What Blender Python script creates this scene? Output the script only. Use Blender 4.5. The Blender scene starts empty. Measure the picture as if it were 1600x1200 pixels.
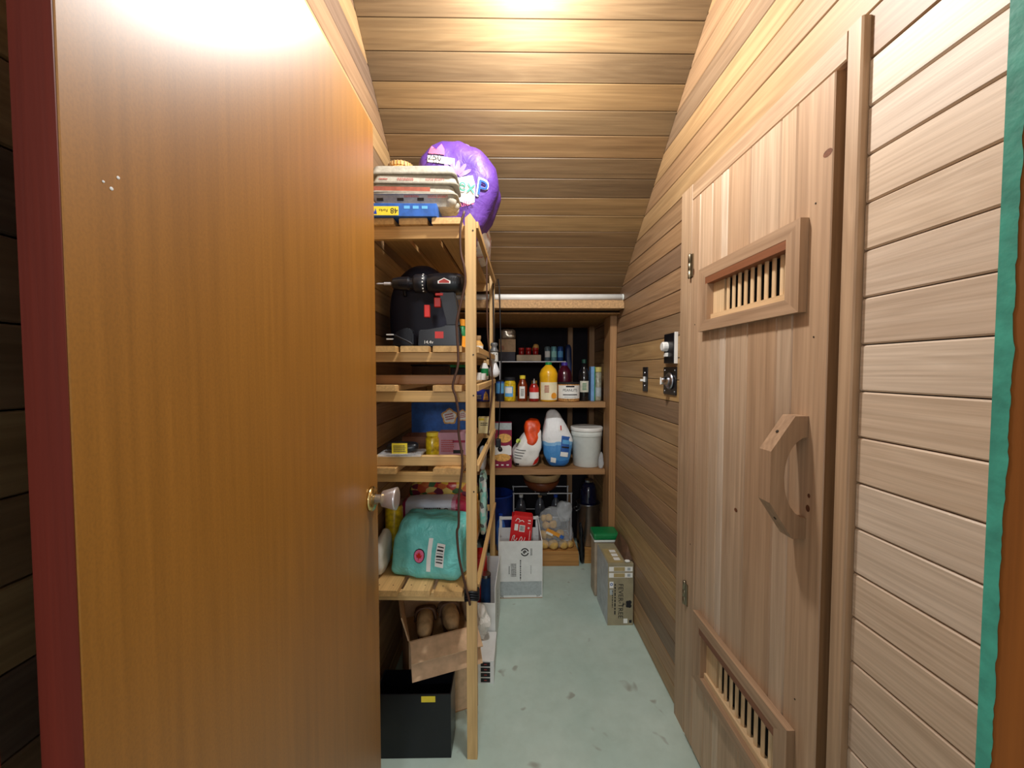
import bpy, bmesh, math, random
from mathutils import Vector, Matrix, noise
R = math.radians
PI = math.pi
random.seed(7)
SC = bpy.context.scene
COL = SC.collection

# ------------------------------------------------------------------ camera, world, lights, exposure
cam_d = bpy.data.cameras.new('camera')
cam_d.sensor_width = 36.0
cam_d.lens = 13.5
cam_d.clip_start = 0.02
cam = bpy.data.objects.new('camera', cam_d)
COL.objects.link(cam)
cam.location = (0, 0, 1.388)
cam.rotation_euler = (PI / 2 - math.atan(22 / 600), 0, -math.atan(8 / 600))
SC.camera = cam

w = bpy.data.worlds.new('world')
SC.world = w
w.use_nodes = True
w.node_tree.nodes['Background'].inputs[0].default_value = (0.93, 0.98, 1.0, 1)
w.node_tree.nodes['Background'].inputs[1].default_value = 0.62

LAMP = Vector((0.08, 1.08, 2.46))
ld = bpy.data.lights.new('lamp_light', 'POINT')
ld.energy = 44
ld.color = (1.0, 0.98, 0.945)
ld.shadow_soft_size = 0.05
lo = bpy.data.objects.new('lamp_light', ld)
lo.location = LAMP
COL.objects.link(lo)

hd_ = bpy.data.lights.new('hall_fill_light', 'POINT')      # added fill without a fixture, brightens the far end from behind the camera
hd_.energy = 62
hd_.color = (0.93, 0.97, 1.0)
hd_.shadow_soft_size = 0.16
ho_ = bpy.data.objects.new('hall_fill_light', hd_)
ho_.location = (-0.28, -2.2, 1.98)
COL.objects.link(ho_)

vs = SC.view_settings
vs.view_transform = 'Standard'
vs.look = 'None'
vs.gamma = 1.0
vs.use_curve_mapping = False
vs.exposure = 0.36

# ------------------------------------------------------------------ materials
def lin(c):
    return tuple(((v / 255) / 12.92 if v / 255 <= 0.04045 else ((v / 255 + 0.055) / 1.055) ** 2.4) for v in c) + (1,)

class N:
    """tiny node-tree builder"""
    def __init__(s, name):
        s.m = bpy.data.materials.new(name)
        s.m.use_nodes = True
        s.t = s.m.node_tree
        s.b = s.t.nodes['Principled BSDF']
    def n(s, kind, **kw):
        nd = s.t.nodes.new(kind)
        for k, v in kw.items():
            setattr(nd, k, v)
        return nd
    def l(s, a, b):
        s.t.links.new(a, b)
    def ramp(s, fac, stops, interp='LINEAR'):
        r = s.n('ShaderNodeValToRGB')
        r.color_ramp.interpolation = interp
        e = r.color_ramp.elements
        while len(e) < len(stops):
            e.new(0.5)
        for i, (p, c) in enumerate(stops):
            e[i].position = p
            e[i].color = lin(c) if len(c) == 3 else c
        s.l(fac, r.inputs[0])
        return r.outputs[0]
    def mix(s, fac, a, b, mode='MIX'):
        m = s.n('ShaderNodeMix', data_type='RGBA', blend_type=mode)
        for sock, v in ((m.inputs[0], fac), (m.inputs[6], a), (m.inputs[7], b)):
            if hasattr(v, 'is_linked'):
                s.l(v, sock)
            elif isinstance(v, (int, float)):
                sock.default_value = v
            else:
                sock.default_value = lin(v) if len(v) == 3 else v
        return m.outputs[2]
    def noise(s, vec, scale, detail=3, rough=0.5, dist=0.0):
        t = s.n('ShaderNodeTexNoise')
        t.inputs['Scale'].default_value = scale
        t.inputs['Detail'].default_value = detail
        t.inputs['Roughness'].default_value = rough
        t.inputs['Distortion'].default_value = dist
        if vec is not None:
            s.l(vec, t.inputs['Vector'])
        return t.outputs[0]
    def objvec(s, scale=(1, 1, 1), rnd=True):
        tc = s.n('ShaderNodeTexCoord')
        mp = s.n('ShaderNodeMapping')
        mp.inputs['Scale'].default_value = scale
        src = tc.outputs['Object']
        if rnd:
            oi = s.n('ShaderNodeObjectInfo')
            vm = s.n('ShaderNodeVectorMath', operation='SCALE')
            vm.inputs[0].default_value = (3.7, 9.1, 5.3)
            s.l(oi.outputs['Random'], vm.inputs['Scale'])
            va = s.n('ShaderNodeVectorMath', operation='ADD')
            s.l(src, va.inputs[0]); s.l(vm.outputs[0], va.inputs[1])
            src = va.outputs[0]
            s.oi = oi
        s.l(src, mp.inputs[0])
        return mp.outputs[0]
    def bump(s, fac, strength, dist=0.002):
        b = s.n('ShaderNodeBump')
        b.inputs['Strength'].default_value = strength
        b.inputs['Distance'].default_value = dist
        s.l(fac, b.inputs['Height'])
        s.l(b.outputs[0], s.b.inputs['Normal'])

def wood(name, tones, grain_dark=0.55, rough=0.5, axis=0, fine=1.0, coat=0.0, rings=0.5, knots=False):
    """long-grain timber; grain runs along the object's local axis, tone varies per board"""
    if len(tones) == 1: tones = tones * 2
    k = N(name)
    st = [38 * fine, 38 * fine, 38 * fine]
    st[axis] = 1.3 * fine
    v = k.objvec(tuple(st))
    f1 = k.noise(v, 1.0, 5, 0.62, 0.4)
    st2 = [150 * fine] * 3
    st2[axis] = 3.5 * fine
    v2 = k.objvec(tuple(st2))
    f2 = k.noise(v2, 1.0, 2, 0.5, 0.0)
    st3 = [11 * fine] * 3
    st3[axis] = 0.85 * fine
    v3 = k.objvec(tuple(st3))
    wv = k.n('ShaderNodeTexNoise')
    wv.inputs['Scale'].default_value = 1.0
    wv.inputs['Detail'].default_value = 1.0
    wv.inputs['Distortion'].default_value = 0.25
    k.l(v3, wv.inputs['Vector'])
    ml = k.n('ShaderNodeMath', operation='MULTIPLY'); ml.inputs[1].default_value = 11.0
    k.l(wv.outputs[0], ml.inputs[0])
    fr = k.n('ShaderNodeMath', operation='PINGPONG'); fr.inputs[1].default_value = 0.5
    k.l(ml.outputs[0], fr.inputs[0])
    ringf = k.ramp(fr.outputs[0], [(0.0, (0, 0, 0, 1)), (0.42, (0.75, 0.75, 0.75, 1)), (0.5, (1, 1, 1, 1))])
    base = k.ramp(k.oi.outputs['Random'], [(i / max(1, len(tones) - 1), c) for i, c in enumerate(tones)], 'LINEAR')
    g = k.ramp(f1, [(0.3, (grain_dark, grain_dark * 0.95, grain_dark * 0.9, 1)), (0.62, (1, 1, 1, 1))])
    c = k.mix(0.75, base, g, 'MULTIPLY')
    g2 = k.ramp(f2, [(0.3, (0.72, 0.7, 0.68, 1)), (0.6, (1, 1, 1, 1))])
    c = k.mix(0.55, c, g2, 'MULTIPLY')
    rg = k.mix(ringf, (0.70, 0.63, 0.56, 1), (1, 1, 1, 1))
    c = k.mix(rings, c, rg, 'MULTIPLY')
    k.l(c, k.b.inputs['Base Color'])
    k.b.inputs['Roughness'].default_value = rough
    k.b.inputs['Coat Weight'].default_value = coat
    k.b.inputs['Coat Roughness'].default_value = 0.22
    k.bump(f2, 0.18, 0.001)
    return k.m

def plain(name, col, rough=0.5, metal=0.0, var=0.08, scale=18, bump=0.0, coat=0.0, trans=0.0, alpha=1.0, ior=1.45, bscale=None):
    k = N(name)
    v = k.objvec((1, 1, 1))
    f = k.noise(v, scale, 4, 0.55)
    lo_ = tuple(max(0, c * (1 - var)) for c in col)
    hi_ = tuple(min(255, c * (1 + var)) for c in col)
    k.l(k.ramp(f, [(0.3, lo_), (0.7, hi_)]), k.b.inputs['Base Color'])
    k.b.inputs['Roughness'].default_value = rough
    k.b.inputs['Metallic'].default_value = metal
    k.b.inputs['Coat Weight'].default_value = coat
    k.b.inputs['Transmission Weight'].default_value = trans
    k.b.inputs['Alpha'].default_value = alpha
    k.b.inputs['IOR'].default_value = ior
    if bump:
        k.bump(k.noise(v, bscale or scale * 2, 3), bump, 0.004)
    return k.m

def patches(name, cols, scale=30, rough=0.45, stretch=(1, 1, 1), bump=0.2):
    """busy printed packaging: blocks of flat colour"""
    k = N(name)
    v = k.objvec(stretch, rnd=False)
    vo = k.n('ShaderNodeTexVoronoi', feature='F1')
    vo.inputs['Scale'].default_value = scale
    k.l(v, vo.inputs['Vector'])
    sp = k.n('ShaderNodeSeparateColor')
    k.l(vo.outputs['Color'], sp.inputs[0])
    n_ = len(cols)
    k.l(k.ramp(sp.outputs[0], [(i / n_, c) for i, c in enumerate(cols)], 'CONSTANT'), k.b.inputs['Base Color'])
    k.b.inputs['Roughness'].default_value = rough
    k.bump(k.noise(v, 22, 3), bump, 0.004)
    return k.m

def zbands(name, stops, rough=0.4, wob=0.05, bump=0.25, axis=2, nscale=9):
    """print in bands along a generated axis"""
    k = N(name)
    tc = k.n('ShaderNodeTexCoord')
    sp = k.n('ShaderNodeSeparateXYZ')
    k.l(tc.outputs['Generated'], sp.inputs[0])
    f = k.noise(tc.outputs['Generated'], 3.0, 2)
    mm = k.n('ShaderNodeMath', operation='MULTIPLY_ADD')
    mm.inputs[1].default_value = wob * 2
    k.l(f, mm.inputs[0]); k.l(sp.outputs[axis], mm.inputs[2])
    sb = k.n('ShaderNodeMath', operation='SUBTRACT'); sb.inputs[1].default_value = wob
    k.l(mm.outputs[0], sb.inputs[0])
    k.l(k.ramp(sb.outputs[0], stops, 'CONSTANT'), k.b.inputs['Base Color'])
    k.b.inputs['Roughness'].default_value = rough
    k.bump(k.noise(tc.outputs['Generated'], nscale, 4, 0.6), bump, 0.012)
    return k.m

def film(name, col=(235, 240, 245), rough=0.12, alpha=0.22):
    k = N(name)
    k.b.inputs['Base Color'].default_value = lin(col)
    k.b.inputs['Roughness'].default_value = rough
    k.b.inputs['Alpha'].default_value = alpha
    k.b.inputs['Specular IOR Level'].default_value = 0.9
    v = k.objvec((1, 1, 1), rnd=False)
    k.bump(k.noise(v, 45, 3, 0.6, 0.6), 0.9, 0.01)
    return k.m

M = {}
CEDAR = [(180, 144, 106), (140, 112, 86), (196, 162, 112), (158, 124, 92), (128, 106, 88), (190, 156, 110), (150, 120, 94), (204, 168, 112), (148, 124, 102)]
M['cedar'] = wood('cedar_boards', CEDAR, 0.62, 0.48, 0, 1.0, rings=0.5)
M['ceil'] = wood('cedar_ceiling_boards', [(150, 120, 80), (110, 90, 66), (156, 126, 84), (132, 104, 70), (104, 86, 64), (144, 112, 74), (122, 98, 68)], 0.5, 0.5, 0, 1.0, rings=0.35)
M['cedar_pale_lit'] = wood('cedar_pale_lit_boards', [(220, 198, 174), (210, 186, 160), (224, 206, 186), (206, 184, 162)], 0.78, 0.5, 0, 1.3, rings=0.3)  # lightened for the bright light on the near wall; also the pale door strip
M['sauna'] = wood('sauna_door_boards', [(206, 176, 146), (190, 156, 124), (212, 188, 162), (182, 148, 118)], 0.7, 0.42, 0, 0.9, rings=0.3)
M['casing'] = wood('casing_cedar', [(190, 158, 126), (198, 168, 136)], 0.62, 0.5, 0, 1.0, rings=0.4)
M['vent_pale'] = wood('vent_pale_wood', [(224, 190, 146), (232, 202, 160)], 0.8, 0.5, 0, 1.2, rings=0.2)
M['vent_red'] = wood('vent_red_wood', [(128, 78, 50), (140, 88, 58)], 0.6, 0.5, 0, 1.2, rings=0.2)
M['pine'] = wood('pine_slats', [(222, 180, 118), (210, 166, 104), (228, 190, 130), (216, 174, 110)], 0.72, 0.5, 0, 1.0, rings=0.3)
M['pantry_wood'] = wood('pantry_boards', [(178, 134, 88), (164, 120, 78), (188, 148, 100)], 0.6, 0.5, 0, 0.9, rings=0.4)
M['block_wood'] = wood('platform_wood', [(206, 152, 84), (196, 142, 78)], 0.6, 0.5, 0, 1.1, rings=0.4)
for a_, n__ in ((1, 'y'), (2, 'z')):
    M['casing_' + n__] = wood('casing_cedar_' + n__, [(178, 146, 116), (186, 154, 124)], 0.62, 0.5, a_, 1.0, rings=0.4)
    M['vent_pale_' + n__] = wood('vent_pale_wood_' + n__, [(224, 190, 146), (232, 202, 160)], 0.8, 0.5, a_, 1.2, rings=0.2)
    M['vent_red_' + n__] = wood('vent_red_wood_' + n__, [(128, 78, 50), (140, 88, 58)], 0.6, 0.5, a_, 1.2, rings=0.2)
M['edge_shade_wood'] = wood('door_edge_shade_wood', [(158, 120, 84)], 0.62, 0.5, 2, 1.0, rings=0.3)  # door wood darkened, the shade of the leaf edge is in the colour
M['painted_dark'] = plain('vent_painted_dark', (10, 8, 7), 0.9)  # near-black backing painted as the unlit sauna behind the slats
M['hardboard'] = plain('hardboard', (158, 116, 68), 0.7, var=0.12, scale=60, bump=0.15)
M['chip'] = plain('chipboard', (176, 140, 98), 0.7, var=0.15, scale=90, bump=0.2)
M['orange_door'] = None
k = N('orange_veneer')
vv = k.objvec((70, 70, 2.2), rnd=False)
f1 = k.noise(vv, 1.0, 4, 0.6)
f2 = k.noise(k.objvec((6, 6, 0.7), rnd=False), 1.0, 2, 0.5)
f3 = k.noise(k.objvec((420, 420, 260), rnd=False), 1.0, 2, 0.6)
c = k.ramp(f1, [(0.28, (144, 94, 22)), (0.7, (164, 109, 32))])
c = k.mix(0.7, c, k.ramp(f2, [(0.3, (0.88, 0.85, 0.8, 1)), (0.65, (1, 1, 1, 1))]), 'MULTIPLY')
c = k.mix(0.45, c, k.ramp(f3, [(0.35, (0.7, 0.7, 0.7, 1)), (0.6, (1, 1, 1, 1))]), 'MULTIPLY')
k.l(c, k.b.inputs['Base Color'])
k.b.inputs['Roughness'].default_value = 0.40
k.b.inputs['Specular IOR Level'].default_value = 1.0
k.bump(f1, 0.06, 0.001)
M['orange_door'] = k.m
M['jamb_red'] = wood('red_stained_edge', [(100, 32, 16), (108, 36, 20)], 0.7, 0.5, 2, 1.0, rings=0.2)
M['jamb_brown'] = wood('brown_stained_jamb', [(142, 82, 28), (150, 88, 32)], 0.65, 0.5, 2, 1.0, rings=0.25)
M['teal'] = plain('teal_paint', (66, 150, 128), 0.5, var=0.12, scale=40, bump=0.2)
M['brass'] = plain('brass', (206, 180, 120), 0.22, 1.0, 0.05)
M['chrome'] = plain('chrome', (214, 214, 218), 0.16, 1.0, 0.03)
M['satin'] = plain('satin_steel', (200, 196, 198), 0.3, 0.75, 0.05)
M['steel'] = plain('brushed_steel', (170, 172, 180), 0.3, 1.0, 0.06)
M['hinge'] = plain('hinge_metal', (150, 140, 118), 0.38, 1.0, 0.1)
M['nail'] = plain('nail', (70, 62, 54), 0.5, 0.6)
M['black'] = plain('black_plastic', (13, 14, 20), 0.33, var=0.1)
M['blacksoft'] = plain('black_rubber', (20, 21, 28), 0.42)
M['nickel'] = plain('nickel', (214, 214, 220), 0.35, 0.45)
M['goldprint'] = plain('gold_print', (172, 154, 108), 0.5, var=0.06)
M['navy_case'] = plain('dark_navy_case', (9, 12, 34), 0.6, bump=0.1)
M['red'] = plain('red_plastic', (196, 40, 34), 0.4)
M['white'] = plain('white_plastic', (232, 232, 228), 0.4, var=0.02)
M['white_enamel'] = plain('white_wire_coating', (226, 226, 230), 0.35, var=0.03)
M['offwhite'] = plain('white_bucket_plastic', (224, 230, 226), 0.42, var=0.03)
M['dark'] = plain('dark_backing', (34, 26, 22), 0.9, var=0.2)
M['backwall'] = plain('shade_dark_back_wall', (24, 19, 24), 0.9, var=0.2)  # shadow at the back of the shelves put into the wall colour
M['plaster'] = plain('plaster', (200, 196, 186), 0.8, var=0.03)
M['cardboard'] = plain('cardboard', (206, 172, 136), 0.8, var=0.07, scale=30, bump=0.08)
M['cardboard_in'] = plain('cardboard_inside', (168, 130, 90), 0.85, var=0.07, scale=30)
M['carton_white'] = plain('white_carton', (222, 224, 222), 0.6, var=0.03)
M['carton_grey'] = plain('grey_paper_pulp', (162, 157, 144), 0.9, var=0.07, scale=60, bump=0.3)
M['carton_brown'] = plain('pulp_red_label', (150, 82, 64), 0.9, var=0.1, scale=60)
M['ink'] = plain('black_ink', (28, 28, 32), 0.7, var=0.0)
M['redink'] = plain('red_ink', (170, 66, 62), 0.7, var=0.0)
M['paper'] = plain('white_paper', (236, 236, 232), 0.7, var=0.02)
M['yellow'] = plain('yellow_label', (232, 208, 58), 0.55, var=0.04)
M['green'] = plain('green_plastic', (18, 122, 66), 0.4, var=0.05)
M['blue'] = plain('blue_plastic', (28, 66, 168), 0.4, var=0.1)
M['blue_box'] = plain('blue_card', (44, 92, 168), 0.5, var=0.12, scale=40)
M['lightblue'] = plain('light_blue_print', (96, 168, 222), 0.5, var=0.05)
M['glass'] = plain('clear_glass', (235, 240, 240), 0.05, var=0, trans=0.9, ior=1.3)
M['clear'] = film('clear_film')
M['bag_clear'] = film('clear_bag', (232, 236, 240), 0.15, 0.34)
M['bulb'] = plain('frosted_bulb', (236, 240, 246), 0.25, var=0.0)
M['porcelain'] = plain('socket_white', (206, 208, 206), 0.3, var=0.05)
M['zinc'] = plain('socket_grey', (112, 114, 116), 0.45, 0.3)
M['cord_brown'] = plain('brown_cord', (74, 48, 36), 0.5)
M['cord_black'] = plain('black_cord', (20, 20, 24), 0.5)
M['purple'] = None
M['teal_bag'] = None
M['tan'] = plain('tan_leather', (164, 132, 92), 0.7, var=0.15, scale=30, bump=0.2)
M['tan_dark'] = plain('brown_leather', (92, 66, 46), 0.7, var=0.15)
M['knot'] = plain('wood_knot', (96, 58, 36), 0.5, var=0.25, scale=80)
M['oj'] = plain('orange_juice', (236, 178, 30), 0.25, var=0.05, coat=0.4)
M['mustard'] = plain('yellow_peppers', (222, 178, 30), 0.3, var=0.25, scale=50, coat=0.4)
M['amber'] = plain('amber_sauce', (120, 44, 12), 0.2, var=0.15, coat=0.5)
M['redsauce'] = plain('red_sauce', (150, 26, 24), 0.25, var=0.15, coat=0.5)
M['grape'] = plain('grape_juice', (66, 14, 30), 0.2, var=0.15, coat=0.5)
M['darkglass'] = plain('dark_glass', (16, 18, 22), 0.12, var=0.0, coat=0.5)
M['nuts'] = plain('peanuts', (190, 140, 84), 0.5, var=0.3, scale=120, bump=0.5)
M['potato'] = plain('potato_skin', (206, 166, 92), 0.6, var=0.14, scale=30, bump=0.2)
M['bowl_tan'] = plain('tan_bowl', (206, 168, 118), 0.4, var=0.05)
M['bowl_brown'] = plain('brown_bowl', (120, 62, 32), 0.4, var=0.05)
M['lilac'] = plain('lilac_print', (146, 116, 190), 0.5, var=0.03)
M['pink'] = plain('pink_print', (226, 112, 150), 0.5, var=0.05)
M['mint'] = plain('mint_print', (160, 222, 214), 0.5, var=0.03)
M['orange_print'] = plain('orange_print', (240, 160, 50), 0.5, var=0.08)
M['maroon'] = plain('maroon_card', (140, 28, 62), 0.5, var=0.08, scale=30)
M['cookie'] = plain('cookie_print', (222, 170, 92), 0.6, var=0.15, scale=70)
M['greyblue'] = plain('grey_blue_tape', (168, 176, 178), 0.25, var=0.05, scale=50, bump=0.3)

def wrinkled(name, c0, c1, scale, bump, rough=0.32):
    k = N(name)
    v = k.objvec((1, 1, 1), rnd=False)
    f = k.noise(v, scale, 4, 0.6, 0.8)
    k.l(k.ramp(f, [(0.3, c0), (0.7, c1)]), k.b.inputs['Base Color'])
    k.b.inputs['Roughness'].default_value = rough
    k.bump(k.noise(v, scale * 1.6, 3, 0.55, 1.2), bump, 0.012)
    return k.m
M['purple'] = wrinkled('purple_plastic_wrap', (80, 46, 132), (98, 60, 152), 14, 0.35, 0.5)
M['teal_bag'] = wrinkled('teal_plastic_wrap', (96, 192, 186), (128, 214, 208), 16, 0.5, 0.35)
M['whitewrap'] = patches('white_wrap_red_print', [(238, 238, 240), (228, 230, 236), (238, 234, 236), (214, 150, 160), (220, 222, 232), (240, 240, 244)], 42, 0.3, (1, 1, 1), 0.7)
M['colourwrap'] = patches('snack_bag_print', [(196, 50, 40), (240, 196, 60), (210, 90, 50), (120, 40, 70), (236, 210, 120), (70, 110, 60), (220, 120, 60)], 26, 0.3, (1, 1, 1.5), 0.5)
M['pinkwrap'] = zbands('pink_white_wrap', [(0, (168, 40, 92)), (0.1, (206, 214, 228)), (0.76, (206, 140, 170)), (0.82, (190, 40, 84))], 0.32, 0.02, 0.35, 0)
M['orangebag'] = zbands('white_orange_bag', [(0, (232, 232, 230)), (0.52, (236, 236, 234)), (0.60, (226, 78, 24)), (0.9, (204, 58, 18))], 0.35, 0.10, 0.5)
M['bluebag'] = zbands('white_blue_bag', [(0, (44, 112, 184)), (0.14, (70, 140, 204)), (0.38, (128, 182, 226)), (0.44, (234, 236, 238))], 0.35, 0.05, 0.5)
M['floor'] = None
k = N('painted_concrete')
v = k.objvec((1, 1, 1), rnd=False)
f1 = k.noise(v, 2.2, 5, 0.6)
f2 = k.noise(v, 14, 5, 0.65)
f3 = k.noise(v, 9, 2, 0.5, 0.6)
c = k.ramp(f1, [(0.3, (178, 202, 192)), (0.7, (200, 218, 208))])
c = k.mix(0.5, c, k.ramp(f2, [(0.3, (0.84, 0.84, 0.82, 1)), (0.6, (1, 1, 1, 1))]), 'MULTIPLY')
c = k.mix(k.ramp(f3, [(0.665, (0, 0, 0, 1)), (0.73, (0.55, 0.55, 0.55, 1))]), c, (120, 104, 92))
k.l(c, k.b.inputs['Base Color'])
k.b.inputs['Roughness'].default_value = 0.5
k.bump(f2, 0.1, 0.002)
M['floor'] = k.m

# ------------------------------------------------------------------ mesh helpers
def obj(name, me, mat=None, parent=None, loc=None, mtx=None, smooth=False):
    if isinstance(me, bmesh.types.BMesh):
        b = me
        bmesh.ops.recalc_face_normals(b, faces=b.faces)
        me = bpy.data.meshes.new(name)
        b.to_mesh(me); b.free()
    if mat is not None and len(me.materials) == 0:
        for m_ in (mat if isinstance(mat, (list, tuple)) else [mat]):
            me.materials.append(M[m_] if isinstance(m_, str) else m_)
    if smooth:
        for p in me.polygons:
            p.use_smooth = True
    o = bpy.data.objects.new(name, me)
    COL.objects.link(o)
    if parent:
        o.parent = parent
    if mtx is not None:
        o.matrix_basis = mtx
    elif loc is not None:
        o.location = loc
    return o

def thing(name, label, cat, loc=(0, 0, 0), rotz=0.0, group=None, rot=None):
    o = bpy.data.objects.new(name, None)
    o.empty_display_size = 0.02
    COL.objects.link(o)
    o.location = loc
    o.rotation_euler = rot if rot else (0, 0, rotz)
    o['label'] = label; o['category'] = cat
    if group: o['group'] = group
    return o

def tag(o, label, cat, group=None):
    o['label'] = label; o['category'] = cat
    if group: o['group'] = group
    return o

def struct(o, label):
    o['kind'] = 'structure'; o['label'] = label
    return o

def bx(b, x0, x1, y0, y1, z0, z1, bev=0.0, mi=0):
    vs_ = [b.verts.new(p) for p in ((x0, y0, z0), (x1, y0, z0), (x1, y1, z0), (x0, y1, z0), (x0, y0, z1), (x1, y0, z1), (x1, y1, z1), (x0, y1, z1))]
    fs = [b.faces.new([vs_[i] for i in q]) for q in ((0, 3, 2, 1), (4, 5, 6, 7), (0, 1, 5, 4), (1, 2, 6, 5), (2, 3, 7, 6), (3, 0, 4, 7))]
    for f_ in fs: f_.material_index = mi
    if bev > 0:
        es = list({e for f_ in fs for e in f_.edges})
        bmesh.ops.bevel(b, geom=es, offset=bev, segments=2, affect='EDGES', profile=0.6)
    return b

def box(name, x0, x1, y0, y1, z0, z1, mat, parent=None, bev=0.0, smooth=False):
    """a box whose mesh is centred on its own base"""
    cx, cy = (x0 + x1) / 2, (y0 + y1) / 2
    b = bx(bmesh.new(), x0 - cx, x1 - cx, y0 - cy, y1 - cy, 0, z1 - z0, bev)
    return obj(name, b, mat, parent, (cx, cy, z0), smooth=smooth)

def fr(o, x, z):
    """frame with local X along x, local Z along z"""
    x = Vector(x).normalized(); z = Vector(z)
    z = (z - x * z.dot(x)).normalized()
    y = z.cross(x)
    return Matrix(((x.x, y.x, z.x, o[0]), (x.y, y.y, z.y, o[1]), (x.z, y.z, z.z, o[2]), (0, 0, 0, 1)))

_pc = {}
def plank(name, p0, p1, wd, th, nrm, mat, parent=None, ch=0.0022, endch=False):
    """board whose back face runs p0..p1 down its middle; nrm = direction of its show face"""
    p0, p1 = Vector(p0), Vector(p1)
    L = (p1 - p0).length
    key = (round(L, 4), round(wd, 4), round(th, 4), round(ch, 4), mat)
    me = _pc.get(key)
    if me is None:
        h, l = wd / 2, L / 2
        sec = [(-h, 0), (h, 0), (h, th - ch), (h - ch, th), (-h + ch, th), (-h, th - ch)]
        b = bmesh.new()
        A = [b.verts.new((-l, y, z)) for y, z in sec]
        B = [b.verts.new((l, y, z)) for y, z in sec]
        n_ = len(sec)
        for i in range(n_):
            b.faces.new((A[i], A[(i + 1) % n_], B[(i + 1) % n_], B[i]))
        b.faces.new(A[::-1]); b.faces.new(B)
        bmesh.ops.recalc_face_normals(b, faces=b.faces)
        me = bpy.data.meshes.new(name)
        b.to_mesh(me); b.free()
        me.materials.append(M[mat])
        _pc[key] = me
    return obj(name, me, None, parent, mtx=fr((p0 + p1) / 2, p1 - p0, nrm))

def lathe(prof, seg=24, caps=True):
    b = bmesh.new()
    rings = []
    for r_, z in prof:
        if r_ < 1e-5:
            rings.append([b.verts.new((0, 0, z))])
        else:
            rings.append([b.verts.new((r_ * math.cos(2 * PI * i / seg), r_ * math.sin(2 * PI * i / seg), z)) for i in range(seg)])
    for a, c_ in zip(rings, rings[1:]):
        if len(a) == 1 and len(c_) == 1: continue
        for i in range(seg):
            j = (i + 1) % seg
            if len(a) == 1: b.faces.new((a[0], c_[j], c_[i]))
            elif len(c_) == 1: b.faces.new((a[i], a[j], c_[0]))
            else: b.faces.new((a[i], a[j], c_[j], c_[i]))
    if caps:
        if len(rings[0]) > 1: b.faces.new(rings[0][::-1])
        if len(rings[-1]) > 1: b.faces.new(rings[-1])
    return b

def band(r_, z0, z1, a0, a1, seg=12, r1=None):
    """curved label on a round container; angles from the front (-Y), in degrees"""
    b = bmesh.new()
    r1 = r_ if r1 is None else r1
    P = []
    for i in range(seg + 1):
        a = R(a0 + (a1 - a0) * i / seg)
        P.append((b.verts.new((r_ * math.sin(a), -r_ * math.cos(a), z0)), b.verts.new((r1 * math.sin(a), -r1 * math.cos(a), z1))))
    for p, q in zip(P, P[1:]):
        b.faces.new((p[0], q[0], q[1], p[1]))
    return b

def spline(pts, n=6):
    pts = [Vector(p) for p in pts]
    if len(pts) < 3: return pts
    out = []
    E_ = [pts[0] * 2 - pts[1]] + pts + [pts[-1] * 2 - pts[-2]]
    for i in range(1, len(E_) - 2):
        a, b_, c_, d = E_[i - 1:i + 3]
        for k_ in range(n):
            t = k_ / n
            out.append(0.5 * ((2 * b_) + (c_ - a) * t + (2 * a - 5 * b_ + 4 * c_ - d) * t * t + (3 * b_ - a - 3 * c_ + d) * t ** 3))
    out.append(pts[-1])
    return out

def tube(pts, r_, seg=8, b=None, closed=False):
    b = b or bmesh.new()
    pts = [Vector(p) for p in pts]
    rings = []
    up = None
    n_ = len(pts)
    for i, p in enumerate(pts):
        if closed: d = (pts[(i + 1) % n_] - pts[i - 1])
        else: d = pts[min(i + 1, n_ - 1)] - pts[max(i - 1, 0)]
        d = d.normalized()
        if up is None:
            up = Vector((0, 0, 1)) if abs(d.z) < 0.9 else Vector((1, 0, 0))
        up = (up - d * up.dot(d)).normalized()
        s_ = d.cross(up)
        rings.append([b.verts.new(p + (up * math.cos(2 * PI * q / seg) + s_ * math.sin(2 * PI * q / seg)) * r_) for q in range(seg)])
    rr = list(zip(rings, rings[1:])) + ([(rings[-1], rings[0])] if closed else [])
    for a, c_ in rr:
        for q in range(seg):
            b.faces.new((a[q], a[(q + 1) % seg], c_[(q + 1) % seg], c_[q]))
    if not closed:
        b.faces.new(rings[0][::-1]); b.faces.new(rings[-1])
    return b

def soft(sx, sy, sz, e=4.0, n=10, amp=0.006, freq=14, seed=0, shape=None, flat=True):
    """soft bag: superellipsoid standing on z = 0, wrinkled, optional shape(x, y, z 0..1) -> scale x, scale y, shift x, shift y"""
    b = bmesh.new()
    bmesh.ops.create_cube(b, size=2)
    bmesh.ops.subdivide_edges(b, edges=b.edges[:], cuts=n, use_grid_fill=True)
    for v_ in b.verts:
        p = v_.co.copy()
        nn = (abs(p.x) ** e + abs(p.y) ** e + abs(p.z) ** e) ** (1 / e)
        p /= nn
        z01 = p.z * 0.5 + 0.5
        fx = fy = 1.0; dx = dy = 0.0
        if shape: fx, fy, dx, dy = shape(p.x, p.y, z01)
        q = Vector((p.x * sx / 2 * fx + dx, p.y * sy / 2 * fy + dy, z01 * sz))
        nv = noise.noise_vector(q * freq + Vector((seed, seed * 2.3, 0))) + 0.5 * noise.noise_vector(q * freq * 2.3 + Vector((seed, 0, seed)))
        if flat and z01 < 0.03: nv.z = 0
        q += nv * amp
        q.z = max(q.z, 0.0)
        v_.co = q
    return b

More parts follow.
